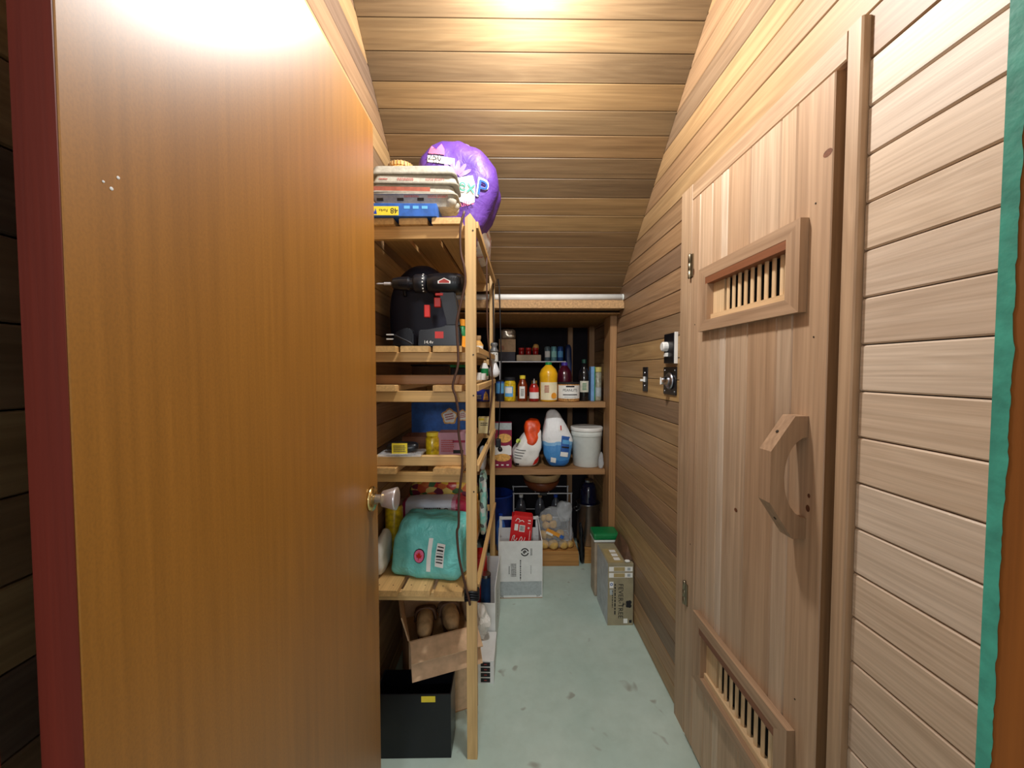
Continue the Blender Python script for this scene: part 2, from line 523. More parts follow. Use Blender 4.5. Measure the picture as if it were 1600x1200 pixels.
def prism(poly, y0, y1, bev=0.0):
    """extrude an x-z polygon along y"""
    b = bmesh.new()
    A = [b.verts.new((x, y0, z)) for x, z in poly]
    B = [b.verts.new((x, y1, z)) for x, z in poly]
    n_ = len(poly)
    for i in range(n_):
        b.faces.new((A[i], A[(i + 1) % n_], B[(i + 1) % n_], B[i]))
    b.faces.new(A[::-1]); b.faces.new(B)
    if bev: bmesh.ops.bevel(b, geom=b.edges[:], offset=bev, segments=2, affect='EDGES')
    return b

def quad(name, o, right, up, wd, ht, mat, parent):
    """flat print centred on o"""
    b = bmesh.new()
    vs_ = [b.verts.new((x * wd / 2, y * ht / 2, 0)) for x, y in ((-1, -1), (1, -1), (1, 1), (-1, 1))]
    b.faces.new(vs_)
    r_, u_ = Vector(right).normalized(), Vector(up).normalized()
    return obj(name, b, mat, parent, mtx=fr(o, r_, r_.cross(u_)))

def text(s, o, right, up, size, mat, parent, name='lettering', align='CENTER'):
    cu = bpy.data.curves.new('lettering', 'FONT')
    cu.body = s; cu.size = size; cu.align_x = align; cu.align_y = 'CENTER'
    cu.resolution_u = 3
    t_ = bpy.data.objects.new('lettering', cu)
    me = bpy.data.meshes.new_from_object(t_)
    bpy.data.objects.remove(t_); bpy.data.curves.remove(cu)
    me.materials.clear()
    r_, u_ = Vector(right).normalized(), Vector(up).normalized()
    return obj(name, me, mat, parent, mtx=fr(o, r_, r_.cross(u_)))

def barcode(o, right, up, wd, ht, parent, seed=1, n=16):
    b = bmesh.new()
    def q(x0, x1, y0, y1, z, mi):
        f_ = b.faces.new([b.verts.new(p) for p in ((x0, y0, z), (x1, y0, z), (x1, y1, z), (x0, y1, z))]); f_.material_index = mi
    q(-wd / 2, wd / 2, -ht / 2, ht / 2, 0, 0)
    rr = random.Random(seed); x = -wd * 0.42
    while x < wd * 0.4:
        a = wd * rr.uniform(0.012, 0.05)
        q(x, min(x + a, wd * 0.42), -ht * 0.36, ht * 0.4, 0.0004, 1)
        x += a + wd * rr.uniform(0.015, 0.04)
    r_, u_ = Vector(right).normalized(), Vector(up).normalized()
    return obj('barcode', b, ['paper', 'ink'], parent, mtx=fr(o, r_, r_.cross(u_)))

def lines(o, right, up, wd, ht, n, mat, parent, seed=2, name='small_print'):
    """rows of print too small to read"""
    b = bmesh.new(); rr = random.Random(seed)
    for i in range(n):
        y = ht / 2 - ht * (i + 0.5) / n; x = -wd / 2; h_ = ht / n * 0.27
        while x < wd / 2 - 0.002:
            a = min(rr.uniform(0.03, 0.12) * wd + 0.001, wd / 2 - x)
            b.faces.new([b.verts.new(p) for p in ((x, y - h_, 0), (x + a, y - h_, 0), (x + a, y + h_, 0), (x, y + h_, 0))])
            x += a + wd * 0.03
    r_, u_ = Vector(right).normalized(), Vector(up).normalized()
    return obj(name, b, mat, parent, mtx=fr(o, r_, r_.cross(u_)))

def ring2d(o, right, up, r0, r1, a0, a1, mat, parent, name='printed_ring', seg=20):
    b = bmesh.new(); P = []
    for i in range(seg + 1):
        a = R(a0 + (a1 - a0) * i / seg)
        P.append([b.verts.new((q * math.cos(a), q * math.sin(a), 0)) for q in (r0, r1)])
    for p, q in zip(P, P[1:]): b.faces.new((p[0], p[1], q[1], q[0]))
    r_, u_ = Vector(right).normalized(), Vector(up).normalized()
    return obj(name, b, mat, parent, mtx=fr(o, r_, r_.cross(u_)))

def poly2d(o, right, up, pts, mat, parent, name):
    b = bmesh.new()
    b.faces.new([b.verts.new((x, y, 0)) for x, y in pts])
    r_, u_ = Vector(right).normalized(), Vector(up).normalized()
    return obj(name, b, mat, parent, mtx=fr(o, r_, r_.cross(u_)))

FX, FU = (1, 0, 0), (0, 0, 1)      # right and up of a face that looks towards -Y
def alongx(o):                       # turn a lathe so its axis points to +X
    o.rotation_euler = (0, PI / 2, 0)
    return o

# ------------------------------------------------------------------ the setting
S = 0.76
def ceil_z(y): return 2.469 - S * (y - 1.547)
def ceil_y(z): return 1.547 + (2.469 - z) / S
WR, WL, YB, YC = 0.692, -0.516, 3.12, 2.345     # right face, left face, back face, end of the sloping ceiling
ROW = 0.0905

floor_ = struct(obj('floor', bx(bmesh.new(), -0.62, 0.80, -1.0, YB + 0.06, -0.08, 0), 'floor'), 'grey-green painted concrete floor with dark stains')

wr = struct(obj('wall_right', bx(bmesh.new(), WR + 0.015, WR + 0.055, 0.29, YB, 0, 1.87), 'dark'), 'right wall clad in horizontal cedar boards')
b = bmesh.new()
bx(b, WR + 0.0151, WR + 0.0549, 0.29, 2.32, 1.87, 1.885)
bx(b, WR + 0.0151, WR + 0.0549, 0.29, 1.27, 1.885, 2.70)
bb_ = [(1.27, 1.885), (2.30, 1.885), (1.27, 2.665)]
for x in (WR + 0.0151,):
    A = [b.verts.new((x, y, z)) for y, z in bb_]; B = [b.verts.new((x + 0.0398, y, z)) for y, z in bb_]
    b.faces.new(A); b.faces.new(B[::-1])
    for i in range(3): b.faces.new((A[i], A[(i + 1) % 3], B[(i + 1) % 3], B[i]))
obj('wall_core', b, 'dark', wr)
wl = struct(obj('wall_left', bx(bmesh.new(), WL - 0.055, WL - 0.015, 0.29, YB, 0, 1.87), 'dark'), 'left wall clad in horizontal cedar boards behind the open door')
b = bmesh.new(); bx(b, WL - 0.0549, WL - 0.0151, 0.29, 1.27, 1.87, 2.70)
A = [b.verts.new((WL - 0.0549, y, z)) for y, z in [(1.27, 1.87), (2.32, 1.87), (1.27, 2.665)]]
B = [b.verts.new((WL - 0.0151, y, z)) for y, z in [(1.27, 1.87), (2.32, 1.87), (1.27, 2.665)]]
b.faces.new(A); b.faces.new(B[::-1])
for i in range(3): b.faces.new((A[i], A[(i + 1) % 3], B[(i + 1) % 3], B[i]))
obj('wall_core', b, 'dark', wl)
rows = [1.346 + ROW * i for i in range(-15, 16)]
for z0 in rows:
    za, zb = max(z0, 0.003), min(z0 + ROW, 2.69)
    if zb - za < 0.02: continue
    zc = (za + zb) / 2; wd = zb - za - 0.0022
    yend = YB - 0.005 if zb < 1.86 else min(ceil_y(za) + 0.004, YC + 0.03)
    X = WR + 0.015
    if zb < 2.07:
        plank('plank', (X, 0.29, zc), (X, 0.7435, zc), wd, 0.015, (-1, 0, 0), 'cedar_pale_lit', wr, 0.003)  # near boards carry the bright light in their colour
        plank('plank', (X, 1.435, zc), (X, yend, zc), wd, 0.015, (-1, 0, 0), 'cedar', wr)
    else:
        plank('plank', (X, 0.29, zc), (X, yend, zc), wd, 0.015, (-1, 0, 0), 'cedar', wr)
    plank('plank', (WL - 0.015, 0.29, zc), (WL - 0.015, yend, zc), wd, 0.015, (1, 0, 0), 'cedar', wl)

nC = Vector((0, -S, -1)).normalized(); dC = Vector((0, 1, -S)).normalized()
b = bmesh.new()
pts = [(0.29, 2.70), (1.243, 2.70 + 0.0), (YC + 0.01, ceil_z(YC + 0.01)), (YC + 0.01, 1.875), (YB, 1.875), (YB, 1.93), (2.45, 1.93), (1.28, 2.80), (0.29, 2.80)]
off = 0.02
pts = [(0.29, 2.70), (1.266, 2.70), (2.42, 1.837), (YB, 1.837), (YB, 1.95), (2.40, 1.95), (1.28, 2.80), (0.29, 2.80)]
A = [b.verts.new((WL - 0.05, y, z)) for y, z in pts]; B = [b.verts.new((WR + 0.05, y, z)) for y, z in pts]
for i in range(len(pts)): b.faces.new((A[i], A[(i + 1) % len(pts)], B[(i + 1) % len(pts)], B[i]))
b.faces.new(A[::-1]); b.faces.new(B)
ceiling = struct(obj('ceiling', b, 'dark'), 'steep sloping ceiling clad in cedar boards')
sp = 0.0908
for i in range(-5, 12):
    c0 = Vector((0, 1.59, 2.436)) + dC * sp * i
    wd = sp - 0.0018
    cc = c0 + dC * sp / 2
    if cc.y > YC + 0.03:
        continue
    cc = cc - nC * 0.013
    plank('plank', (WL + 0.001, cc.y, cc.z), (WR - 0.001, cc.y, cc.z), wd, 0.013, nC, 'ceil', ceiling)

struct(obj('wall_back', bx(bmesh.new(), WL - 0.05, WR + 0.05, YB, YB + 0.05, 0, 1.90), 'backwall'), 'back wall coloured dark for the shade behind the pantry shelves')
b = bmesh.new()
bx(b, -0.60, -0.432, 0.17, 0.285, 0, 2.70); bx(b, 0.392, 0.75, 0.17, 0.285, 0, 2.70); bx(b, -0.432, 0.392, 0.17, 0.285, 2.10, 2.70)
struct(obj('wall_front', b, 'plaster'), 'front wall around the open doorway')
struct(box('trim_1', -0.432, -0.402, 0.15, 0.299, 0, 2.068, 'jamb_red'), 'dark red stained door jamb at the hinge side of the open door')
struct(box('trim_3', -0.432, 0.392, 0.15, 0.29, 2.068, 2.10, 'jamb_red'), 'door head jamb above the doorway')
tr2 = struct(box('trim_2', 0.3605, 0.392, 0.10, 0.279, 0, 2.068, 'jamb_brown'), 'brown stained door jamb edged with teal paint at the far right')
# teal paint with a ragged inner edge
b = bmesh.new(); P = []; n_ = 420
rg = random.Random(4); j = 0.0
for i in range(n_ + 1):
    z = 2.068 * i / n_
    j = j * 0.6 + rg.uniform(-0.0007, 0.0007)
    yi = 0.2694 + j + 0.0007 * math.sin(z * 7)
    P.append([b.verts.new((x, y, z)) for x, y in ((0.3599, yi), (0.3599, 0.2796), (0.372, 0.2796))])
for p, q in zip(P, P[1:]):
    b.faces.new((p[0], q[0], q[1], p[1])); b.faces.new((p[1], q[1], q[2], p[2]))
o = obj('paint_strip', b, 'teal', tr2, mtx=Matrix.Translation((-(0.3605 + 0.392) / 2, -(0.10 + 0.279) / 2, 0)))
o['label'] = 'ragged strip of teal paint'

# ------------------------------------------------------------------ open orange door
d1 = obj('door_1', bx(bmesh.new(), -0.0345, 0, 0, 0.742, 0.008, 2.046, 0.0015), 'orange_door', None, (-0.36, 0.3205, 0))
struct(d1, 'open flat orange-brown veneer door with a round knob')
o = obj('hinge_edge', bx(bmesh.new(), -0.0352, -0.0004, -0.0012, -0.0002, 0.008, 2.046), 'jamb_red', d1); o['label'] = 'red-brown hinge edge of the door'
kb = obj('door_knob', lathe([(0.011, 0.010), (0.0105, 0.026), (0.016, 0.029), (0.0205, 0.031), (0.0255, 0.050), (0.0295, 0.064), (0.0295, 0.0675), (0.026, 0.0695), (0.012, 0.0685), (0.0, 0.068)], 32), 'satin', d1, smooth=False)
kb.location = (0, 0.69, 1.047); alongx(kb); kb['label'] = 'satin metal knob flared towards its flat end'
for p in kb.data.polygons: p.use_smooth = len(p.vertices) == 4
ro = obj('rose', lathe([(0.033, 0.0), (0.033, 0.004), (0.029, 0.009), (0.020, 0.0115), (0.012, 0.012)], 32), 'brass', d1, smooth=True)
ro.location = (0, 0.69, 1.047); alongx(ro); ro['label'] = 'round brass plate behind the knob'
kb2 = obj('door_knob', kb.data, None, d1, mtx=Matrix.Translation((-0.0345, 0.69, 1.047)) @ Matrix.Rotation(-PI / 2, 4, 'Y'))
obj('latch_plate', bx(bmesh.new(), -0.030, -0.005, 0.742, 0.7428, 1.015, 1.08), 'brass', d1)
for z in (0.25, 1.80):
    obj('hinge', lathe([(0.006, 0), (0.006, 0.09)], 10), 'hinge', d1, (-0.0415, -0.004, z))
for yy, zz, s_ in ((0.0405, 1.553, 0.0018), (0.0335, 1.556, 0.0012), (0.047, 1.566, 0.0016)):
    obj('chip', lathe([(s_, 0), (s_ * 0.6, 0.0007)], 7), 'paper', d1, mtx=Matrix.Translation((0, yy, zz)) @ Matrix.Rotation(PI / 2, 4, 'Y'))

# ------------------------------------------------------------------ sauna door
YL, YR = 1.405, 0.797          # hinge side and latch side of the leaf
d2 = obj('door_2', bx(bmesh.new(), 0, 0.012, YR - 1.10, YL - 1.10, 0.012, 1.998), 'sauna', None, (0.690, 1.10, 0))
struct(d2, 'cedar plank sauna door with two slatted vents and a wooden handle')
def d2plank(ya, yb, z0, z1, mat='sauna', name='plank', t=0.018, ch=0.0030):
    return plank(name, (0, (ya + yb) / 2 - 1.10, z0), (0, (ya + yb) / 2 - 1.10, z1), abs(ya - yb) - 0.0012, t, (-1, 0, 0), mat, d2, ch)
VY0, VY1 = 0.90, 1.266          # vent openings
VZ = ((0.345, 0.512), (1.552, 1.692))
edges = [(1.405, 1.345), (1.345, 1.212), (1.212, 1.178), (1.178, 1.069), (1.069, 0.953), (0.953, 0.797)]
for i, (a, c_) in enumerate(edges):
    m_ = 'cedar_pale_lit' if i == 2 else 'sauna'
    if i in (0,):
        d2plank(a, c_, 0.012, 1.998, m_)
        continue
    if i == 5:      # latch stile is wider than the opening
        d2plank(0.90, 0.797, 0.012, 1.998, m_)
        c_ = 0.90
    if i == 1:
        d2plank(1.345, 1.266, 0.012, 1.998, m_)
        a = 1.266
    d2plank(a, c_, 0.012, VZ[0][0], m_); d2plank(a, c_, VZ[0][1], VZ[1][0], m_); d2plank(a, c_, VZ[1][1], 1.998, m_)
obj('latch_edge', bx(bmesh.new(), -0.018, 0.010, YR - 1.1008, YR - 1.1002, 0.012, 1.998), 'edge_shade_wood', d2)
for (z0, z1) in VZ:
    vt = obj('vent', bx(bmesh.new(), -0.0012, -0.0004, VY0 - 1.10, VY1 - 1.10, z0, z1), 'painted_dark', d2)
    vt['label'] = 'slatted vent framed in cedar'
    t = 0.020; fw = 0.043
    # mitred frame, proud of the boards
    for k_, (p0, p1) in enumerate([((VY0 - fw, z0 - fw * 0.8), (VY1 + fw, z0 - fw * 0.8)), ((VY0 - fw, z1 + fw * 0.8), (VY1 + fw, z1 + fw * 0.8)),
                                   ((VY0 - fw, z0 - fw * 0.8), (VY0 - fw, z1 + fw * 0.8)), ((VY1 + fw, z0 - fw * 0.8), (VY1 + fw, z1 + fw * 0.8))]):
        ya, za = p0[0] - 1.10, p0[1]; yb, zb = p1[0] - 1.10, p1[1]
        if k_ < 2:
            s_ = 1 if k_ == 0 else -1
            poly = [(ya, za), (yb, zb), (VY1 - 1.10, za + s_ * fw * 0.8), (VY0 - 1.10, za + s_ * fw * 0.8)]
        else:
            s_ = 1 if k_ == 2 else -1
            poly = [(ya, za), (yb, zb), (yb + s_ * fw, z1), (yb + s_ * fw, z0)]
        b = bmesh.new()
        A = [b.verts.new((-0.018 - 0.0005, y, z)) for y, z in poly]; B = [b.verts.new((-0.018 - t, y, z)) for y, z in poly]
        b.faces.new(A); b.faces.new(B[::-1])
        for q in range(4): b.faces.new((A[q], A[(q + 1) % 4], B[(q + 1) % 4], B[q]))
        obj('frame_rail' if k_ < 2 else 'frame_stile', b, 'casing_y' if k_ < 2 else 'casing_z', vt)
    # reveal lining
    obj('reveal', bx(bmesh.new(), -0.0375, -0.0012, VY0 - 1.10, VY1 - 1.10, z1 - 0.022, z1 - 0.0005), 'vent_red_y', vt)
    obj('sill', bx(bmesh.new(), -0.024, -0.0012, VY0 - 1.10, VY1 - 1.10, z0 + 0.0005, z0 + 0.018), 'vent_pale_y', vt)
    obj('reveal', bx(bmesh.new(), -0.0375, -0.0012, VY1 - 1.112, VY1 - 1.1005, z0, z1 - 0.022), 'casing_z', vt)
    zs0, zs1 = z0 + 0.018, z1 - 0.022
    obj('panel', bx(bmesh.new(), -0.016, -0.0012, VY1 - 1.112 - 0.062, VY1 - 1.112, zs0, zs1), 'vent_pale_z', vt)
    obj('panel', bx(bmesh.new(), -0.016, -0.0012, VY0 - 1.10, VY0 - 1.10 + 0.032, zs0, zs1), 'vent_pale_z', vt)
    y0_, y1_ = VY0 + 0.032, VY1 - 0.012 - 0.062
    ns = 9; pit = (y1_ - y0_) / ns
    for q in range(ns):
        yc = y0_ + pit * (q + 0.5) - 1.10
        b = bmesh.new()
        A = []; B = []
        for a in range(9):
            an = PI * a / 8
            yy = yc - math.cos(an) * pit * 0.25; xx = -0.010 - math.sin(an) * 0.005
            A.append(b.verts.new((xx, yy, zs0))); B.append(b.verts.new((xx, yy, zs1)))
        for a in range(8): b.faces.new((A[a], A[a + 1], B[a + 1], B[a]))
        b.faces.new((A[8], A[0], B[0], B[8])); b.faces.new(A); b.faces.new(B[::-1])
        obj('slat', b, 'vent_pale_z', vt)
# bow handle
prof = [(-0.0, 1.285), (-0.030, 1.285), (-0.083, 1.206), (-0.083, 1.090), (-0.030, 1.008), (0.0, 1.008), (0.0, 1.054)]
arc = []
for i in range(13):
    a = PI * i / 12
    arc.append((-0.052 * math.sin(a), 1.0545 + (1.2385 - 1.0545) * (1 - math.cos(a)) / 2))
prof = prof[:6] + arc
b = bmesh.new()
outer = [(0, 1.008), (-0.015, 1.008), (-0.030, 1.008), (-0.0565, 1.049), (-0.083, 1.090), (-0.083, 1.119), (-0.083, 1.148), (-0.083, 1.177), (-0.083, 1.206), (-0.0565, 1.2455), (-0.030, 1.285), (-0.015, 1.285), (0, 1.285)]
Q = [[b.verts.new((x, y, z)) for (x, z) in pl] for pl in (outer, arc) for y in (-0.026, 0.013)]
for i in range(12):
    for q0, q1 in ((0, 2), (2, 3), (3, 1), (1, 0)):
        b.faces.new((Q[q0][i], Q[q0][i + 1], Q[q1][i + 1], Q[q1][i]))
for i in (0, 12): b.faces.new((Q[0][i], Q[2][i], Q[3][i], Q[1][i]))
hd = obj('handle', b, M['casing_z'], d2, (-0.0185, 0.868 - 1.10, 0)); hd['label'] = 'chunky wooden bow handle'
for z_, zz in ((1.252, 1), (1.044, -1)):
    obj('screw', lathe([(0.0035, 0), (0.0035, 0.0015)], 10), 'nail', hd, mtx=fr((-0.0555, -0.006, z_ - zz * 0.004), (0, 1, 0), (-0.83, 0, 0.56 * zz)))
for z0 in (1.722, 0.505):
    h_ = obj('hinge', lathe([(0.0055, 0), (0.0065, 0.003), (0.0065, 0.028), (0.0055, 0.0285), (0.0065, 0.029), (0.0065, 0.055), (0.0055, 0.0555), (0.0065, 0.056), (0.0065, 0.085), (0.0045, 0.089)], 12), 'hinge', d2, (-0.0205, YL - 1.10 + 0.006, z0), smooth=True)
    obj('hinge_leaf', bx(bmesh.new(), -0.002, 0.002, -0.024, -0.004, 0.004, 0.084), 'hinge', h_)
for yy, zz in ((1.37, 1.55), (1.376, 0.75), (0.84, 1.75), (0.835, 1.46), (0.86, 0.62), (0.93, 1.712), (0.905, 1.53)):
    obj('nail_head', lathe([(0.002, 0), (0.002, 0.0008)], 8), 'nail', d2, mtx=fr((-0.0182, yy - 1.10, zz), (0, 1, 0), (-1, 0, 0)))
for yy, zz, ry, rz_ in ((0.812, 1.842, 0.012, 0.008), (1.104, 0.977, 0.008, 0.006), (0.838, 1.079, 0.006, 0.008), (0.836, 1.108, 0.004, 0.005), (1.385, 1.74, 0.005, 0.012)):
    P_ = [(ry * math.cos(2 * PI * q / 12), rz_ * math.sin(2 * PI * q / 12)) for q in range(12)]
    b = bmesh.new(); b.faces.new([b.verts.new((-0.0183, yy - 1.10 + p[0], zz + p[1])) for p in P_])
    obj('knot', b, 'knot', d2)
# casings
def casing(n_, ya, yb, z0, z1, t=0.016, horiz=False, xb=None, label=''):
    xb = WR + 0.0145 if xb is None else xb
    if horiz: o = plank(n_, (xb, ya, (z0 + z1) / 2), (xb, yb, (z0 + z1) / 2), z1 - z0, t + 0.0145, (-1, 0, 0), 'casing', None, 0.003)
    else: o = plank(n_, (xb, (ya + yb) / 2, z0), (xb, (ya + yb) / 2, z1), abs(ya - yb), t + 0.0145, (-1, 0, 0), 'casing', None, 0.003)
    return struct(o, label)
casing('trim_4', 1.412, 1.500, 0, 2.062, label='cedar casing on the hinge side of the sauna door')
casing('trim_5', 0.7445, 0.778, 0, 2.062, label='cedar casing on the handle side of the sauna door')
casing('trim_6', 0.7785, 1.4115, 2.004, 2.062, horiz=True, label='cedar casing above the sauna door')

# ------------------------------------------------------------------ wall controls
def wall_thing(name, label, cat, y, z):        # local +X runs towards the camera along the wall, local Z out of the wall, local Y up
    o = thing(name, label, cat)
    o.matrix_basis = fr((WR - 0.0002, y, z), (0, -1, 0), (-1, 0, 0))
    return o
t = wall_thing('timer_switch', 'round silver rotary timer dial on a square black plate beside the sauna door casing', 'dial', 1.613, 1.342)
obj('plate', bx(bmesh.new(), -0.062, 0.062, -0.058, 0.058, 0, 0.005, 0.001), 'black', t)
obj('dial', lathe([(0.036, 0.005), (0.036, 0.010), (0.031, 0.016), (0.024, 0.018)], 28), 'steel', t, (0.008, 0, 0), smooth=True)
obj('knob', lathe([(0.017, 0.018), (0.016, 0.042), (0.014, 0.045)], 16), 'chrome', t, (0.008, 0, 0))
obj('pointer', bx(bmesh.new(), -0.002, 0.002, -0.015, 0.015, 0.045, 0.048), 'white', t, (0.008, 0, 0))
for x, y in ((-0.048, -0.044), (0.05, -0.044), (-0.048, 0.044), (0.05, 0.044)):
    obj('screw', lathe([(0.004, 0.005), (0.003, 0.007)], 8), 'steel', t, (x, y, 0))
t = wall_thing('toggle_switch', 'small white toggle light switch on a narrow black plate, farthest of the wall controls', 'switch', 1.903, 1.342)
obj('plate', bx(bmesh.new(), -0.030, 0.030, -0.060, 0.060, 0, 0.005, 0.001), 'black', t)
obj('toggle', bx(bmesh.new(), -0.006, 0.006, -0.013, 0.013, 0.005, 0.012), 'white', t)
obj('lever', bx(bmesh.new(), -0.0045, 0.0045, -0.010, 0.0, 0.012, 0.028, 0.001), 'white', t)
for y in (-0.032, 0.032): obj('screw', lathe([(0.004, 0.005), (0.003, 0.007)], 8), 'steel', t, (0, y, 0))
t = wall_thing('thermostat', 'white and black boxed control mounted above the silver dial', 'control', 1.600, 1.478)
obj('plate', bx(bmesh.new(), -0.048, 0.048, -0.062, 0.062, 0, 0.016, 0.002), 'black', t)
obj('side_panel', bx(bmesh.new(), 0.0485, 0.0525, -0.064, 0.064, 0, 0.014, 0.001), 'white', t)
obj('knob', lathe([(0.020, 0.016), (0.020, 0.034), (0.016, 0.038)], 16), 'white', t, (-0.018, 0.008, 0))
obj('lever', bx(bmesh.new(), -0.012, 0.012, -0.034, -0.018, 0.016, 0.026, 0.001), 'white', t, (-0.015, 0, 0))

# ------------------------------------------------------------------ ceiling lamp above the doorway (out of frame, lights the closet)
t = thing('ceiling_lamp', 'bare white bulb in a porcelain holder on the ceiling', 'lamp', (LAMP.x, LAMP.y, 2.70))
obj('holder', lathe([(0.055, 0), (0.055, -0.012), (0.03, -0.05), (0.026, -0.10)], 24), 'porcelain', t, smooth=True)

# ------------------------------------------------------------------ slatted shelf unit on the left
UX, UY, UA = -0.106, 1.32, R(-2.4)
su = thing('slatted_shelf', 'tall pine shelf unit of nailed slats with five slatted levels', 'shelf', (UX, UY, 0), UA)
LV = dict(a=1.907, b=1.471, c=1.335, d=1.047, e=0.613)
RB = dict(a=1.842, b=1.416, c=1.275, d=0.990, e=0.560)
ST = 0.021
LEN = 0.93
SX = [(-0.379, -0.281), (-0.264, -0.166), (-0.150, -0.050)]     # slats, local x
# posts
b = prism([(-0.036, 0), (0, 0), (0, 1.893), (-0.018, 1.918), (-0.036, 1.903)], 0, 0.019)
obj('post', b, wood('pine_post', [(226, 188, 128)], 0.72, 0.5, 2, 1.0, rings=0.3), su)
pm = su.children[0].data.materials[0]
obj('post', bx(bmesh.new(), -0.034, -0.005, 0.93, 0.955, 0, 1.935), pm, su)
obj('post', bx(bmesh.new(), -0.402, -0.366, 0, 0.019, 0, 1.80), pm, su)
obj('post', bx(bmesh.new(), -0.402, -0.366, 0.93, 0.955, 0, 1.80), pm, su)
for lv, z in LV.items():
    for yy in (0.024, LEN - 0.022):
        r0, r1 = RB[lv], z - ST
        plank('rail', (-0.40, yy + 0.019, (r0 + r1) / 2), (-0.037 if yy < 0.1 else -0.036, yy + 0.019, (r0 + r1) / 2), r1 - r0 - 0.0005, 0.019, (0, -1, 0), 'pine', su, 0.001)
    plank('side_rail', (-0.012, 0.045, z - 0.0115), (-0.012, LEN - 0.025, z - 0.0115), 0.022, 0.016, (1, 0, 0), 'pine', su, 0.001)
    for i, (a, c_) in enumerate(SX):
        if lv in 'cd' and i == 1: continue
        y0 = {'a': 0.006, 'b': 0.006, 'c': 0.000, 'd': -0.004, 'e': -0.006}[lv] + 0.003 * (i % 2)
        sl = plank('slat', ((a + c_) / 2, y0, z - ST), ((a + c_) / 2, LEN + 0.01, z - ST), c_ - a, ST, (0, 0, 1), 'pine', su, 0.0025)
        if lv == 'e':
            for xx in (-0.025, 0.025):
                obj('nail_head', lathe([(0.0022, 0), (0.0022, 0.0006)], 8), 'nail', sl, (-(LEN + 0.01 - y0) / 2 + 0.035, xx, ST))
for z in (1.86, 1.44, 1.30, 0.965):
    obj('nail_head', lathe([(0.003, 0), (0.003, 0.0008)], 8), 'nail', su, mtx=fr((-0.009, 0, z), (1, 0, 0), (0, -1, 0)))
tag(plank('loose_plank', (-0.475, 1.405, 1.3528), (-0.150, 1.40, 1.3528), 0.034, 0.018, (0, -1, 0), 'pantry_wood'), 'brown plank standing on edge across the middle slatted level', 'plank')
tag(plank('loose_plank', (-0.475, 1.375, 1.0658), (-0.150, 1.37, 1.0658), 0.036, 0.019, (0, -1, 0), 'pine'), 'pale pine plank standing on edge across the level under the blue box', 'plank')

# ------------------------------------------------------------------ things on the top level
ZA = LV['a'] + 0.0008
def carton(i, x, z, lid):
    t = thing('egg_carton', ['grey paper egg carton with dark slots, lowest of the stack', 'brown-red printed egg carton lid, second from the bottom of the stack', 'grey egg carton printed with red lettering, third from the bottom', 'plain grey egg carton, topmost of the stack'][i], 'egg carton', (x, 1.398, z), R([-1, 1.5, 0.5, -1.5][i]), 'stack of egg cartons')
    hx, hy, hh = 0.150, 0.056, (0.040 if not lid else 0.031)
    def rr(hx, hy, z, r_=0.02, n=5):
        o_ = []
        for cx, cy, a0 in ((hx - r_, hy - r_, 0), (-hx + r_, hy - r_, 90), (-hx + r_, -hy + r_, 180), (hx - r_, -hy + r_, 270)):
            for q in range(n + 1):
                a = R(a0 + 90 * q / n); o_.append((cx + r_ * math.cos(a), cy + r_ * math.sin(a), z))
        return o_
    if lid: lvls = [(hx, hy, 0), (hx + .001, hy + .001, .004), (hx - .004, hy - .004, .006), (hx - .008, hy - .007, hh * .6), (hx - .013, hy - .010, hh), (hx - .03, hy - .022, hh + .001)]
    else: lvls = [(hx - .018, hy - .014, 0), (hx - .012, hy - .010, hh * .55), (hx - .003, hy - .003, hh - .006), (hx + .003, hy + .003, hh - .003), (hx + .003, hy + .003, hh), (hx - .03, hy - .022, hh)]
    b = bmesh.new(); rings = [[b.verts.new(p) for p in rr(*l_)] for l_ in lvls]
    for a, c_ in zip(rings, rings[1:]):
        for q in range(len(a)): b.faces.new((a[q], a[(q + 1) % len(a)], c_[(q + 1) % len(a)], c_[q]))
    b.faces.new(rings[0][::-1]); b.faces.new(rings[-1])
    for v_ in b.verts:
        v_.co += noise.noise_vector(v_.co * 30 + Vector((i * 5, 0, 0))) * 0.0012 * Vector((1, 1, 0)).length
        v_.co.z = max(0, v_.co.z) if v_.co.z < 0.001 else v_.co.z
    obj('body', b, 'carton_grey', t, smooth=False)
    if not lid:
        for xx in (-0.115, -0.045, 0.025):
            obj('slot', bx(bmesh.new(), xx - 0.011, xx + 0.011, -0.0500, -0.0478, 0.018, 0.029), 'black', t)
        for xx, yy in ((0.128, -0.034), (0.134, 0.0), (0.128, 0.034)):
            obj('cup', lathe([(0.010, 0.002), (0.017, 0.012), (0.019, 0.024), (0.012, 0.032)], 12), 'carton_grey', t, (xx, yy, 0), smooth=True)
        text('LARGE EGGS', (0.085, -0.0545, 0.030), (-1, 0, 0), (0, 0, -1), 0.012, 'redink', t)
        lines((-0.005, -0.0545, 0.0315), FX, FU, 0.05, 0.009, 2, 'redink', t, 5)
    elif i == 1:
        quad('printed_panel', (-0.04, -0.0515, 0.015), FX, FU, 0.20, 0.014, 'carton_brown', t)
    elif i == 2:
        text('LARGE EGGS', (0.07, -0.0525, 0.015), (-1, 0, 0), (0, 0, -1), 0.011, 'redink', t)
        lines((-0.03, -0.0525, 0.015), FX, FU, 0.055, 0.010, 2, 'redink', t, 6)
        lines((-0.105, -0.0525, 0.015), FX, FU, 0.03, 0.008, 1, 'redink', t, 7)
    return t
t = thing('cutlery_box', 'flat blue box with a yellow 48 label under the egg cartons', 'box', (-0.353, 1.385, ZA))
obj('box_body', bx(bmesh.new(), -0.115, 0.115, -0.06, 0.075, 0, 0.044, 0.0015), 'blue_box', t)
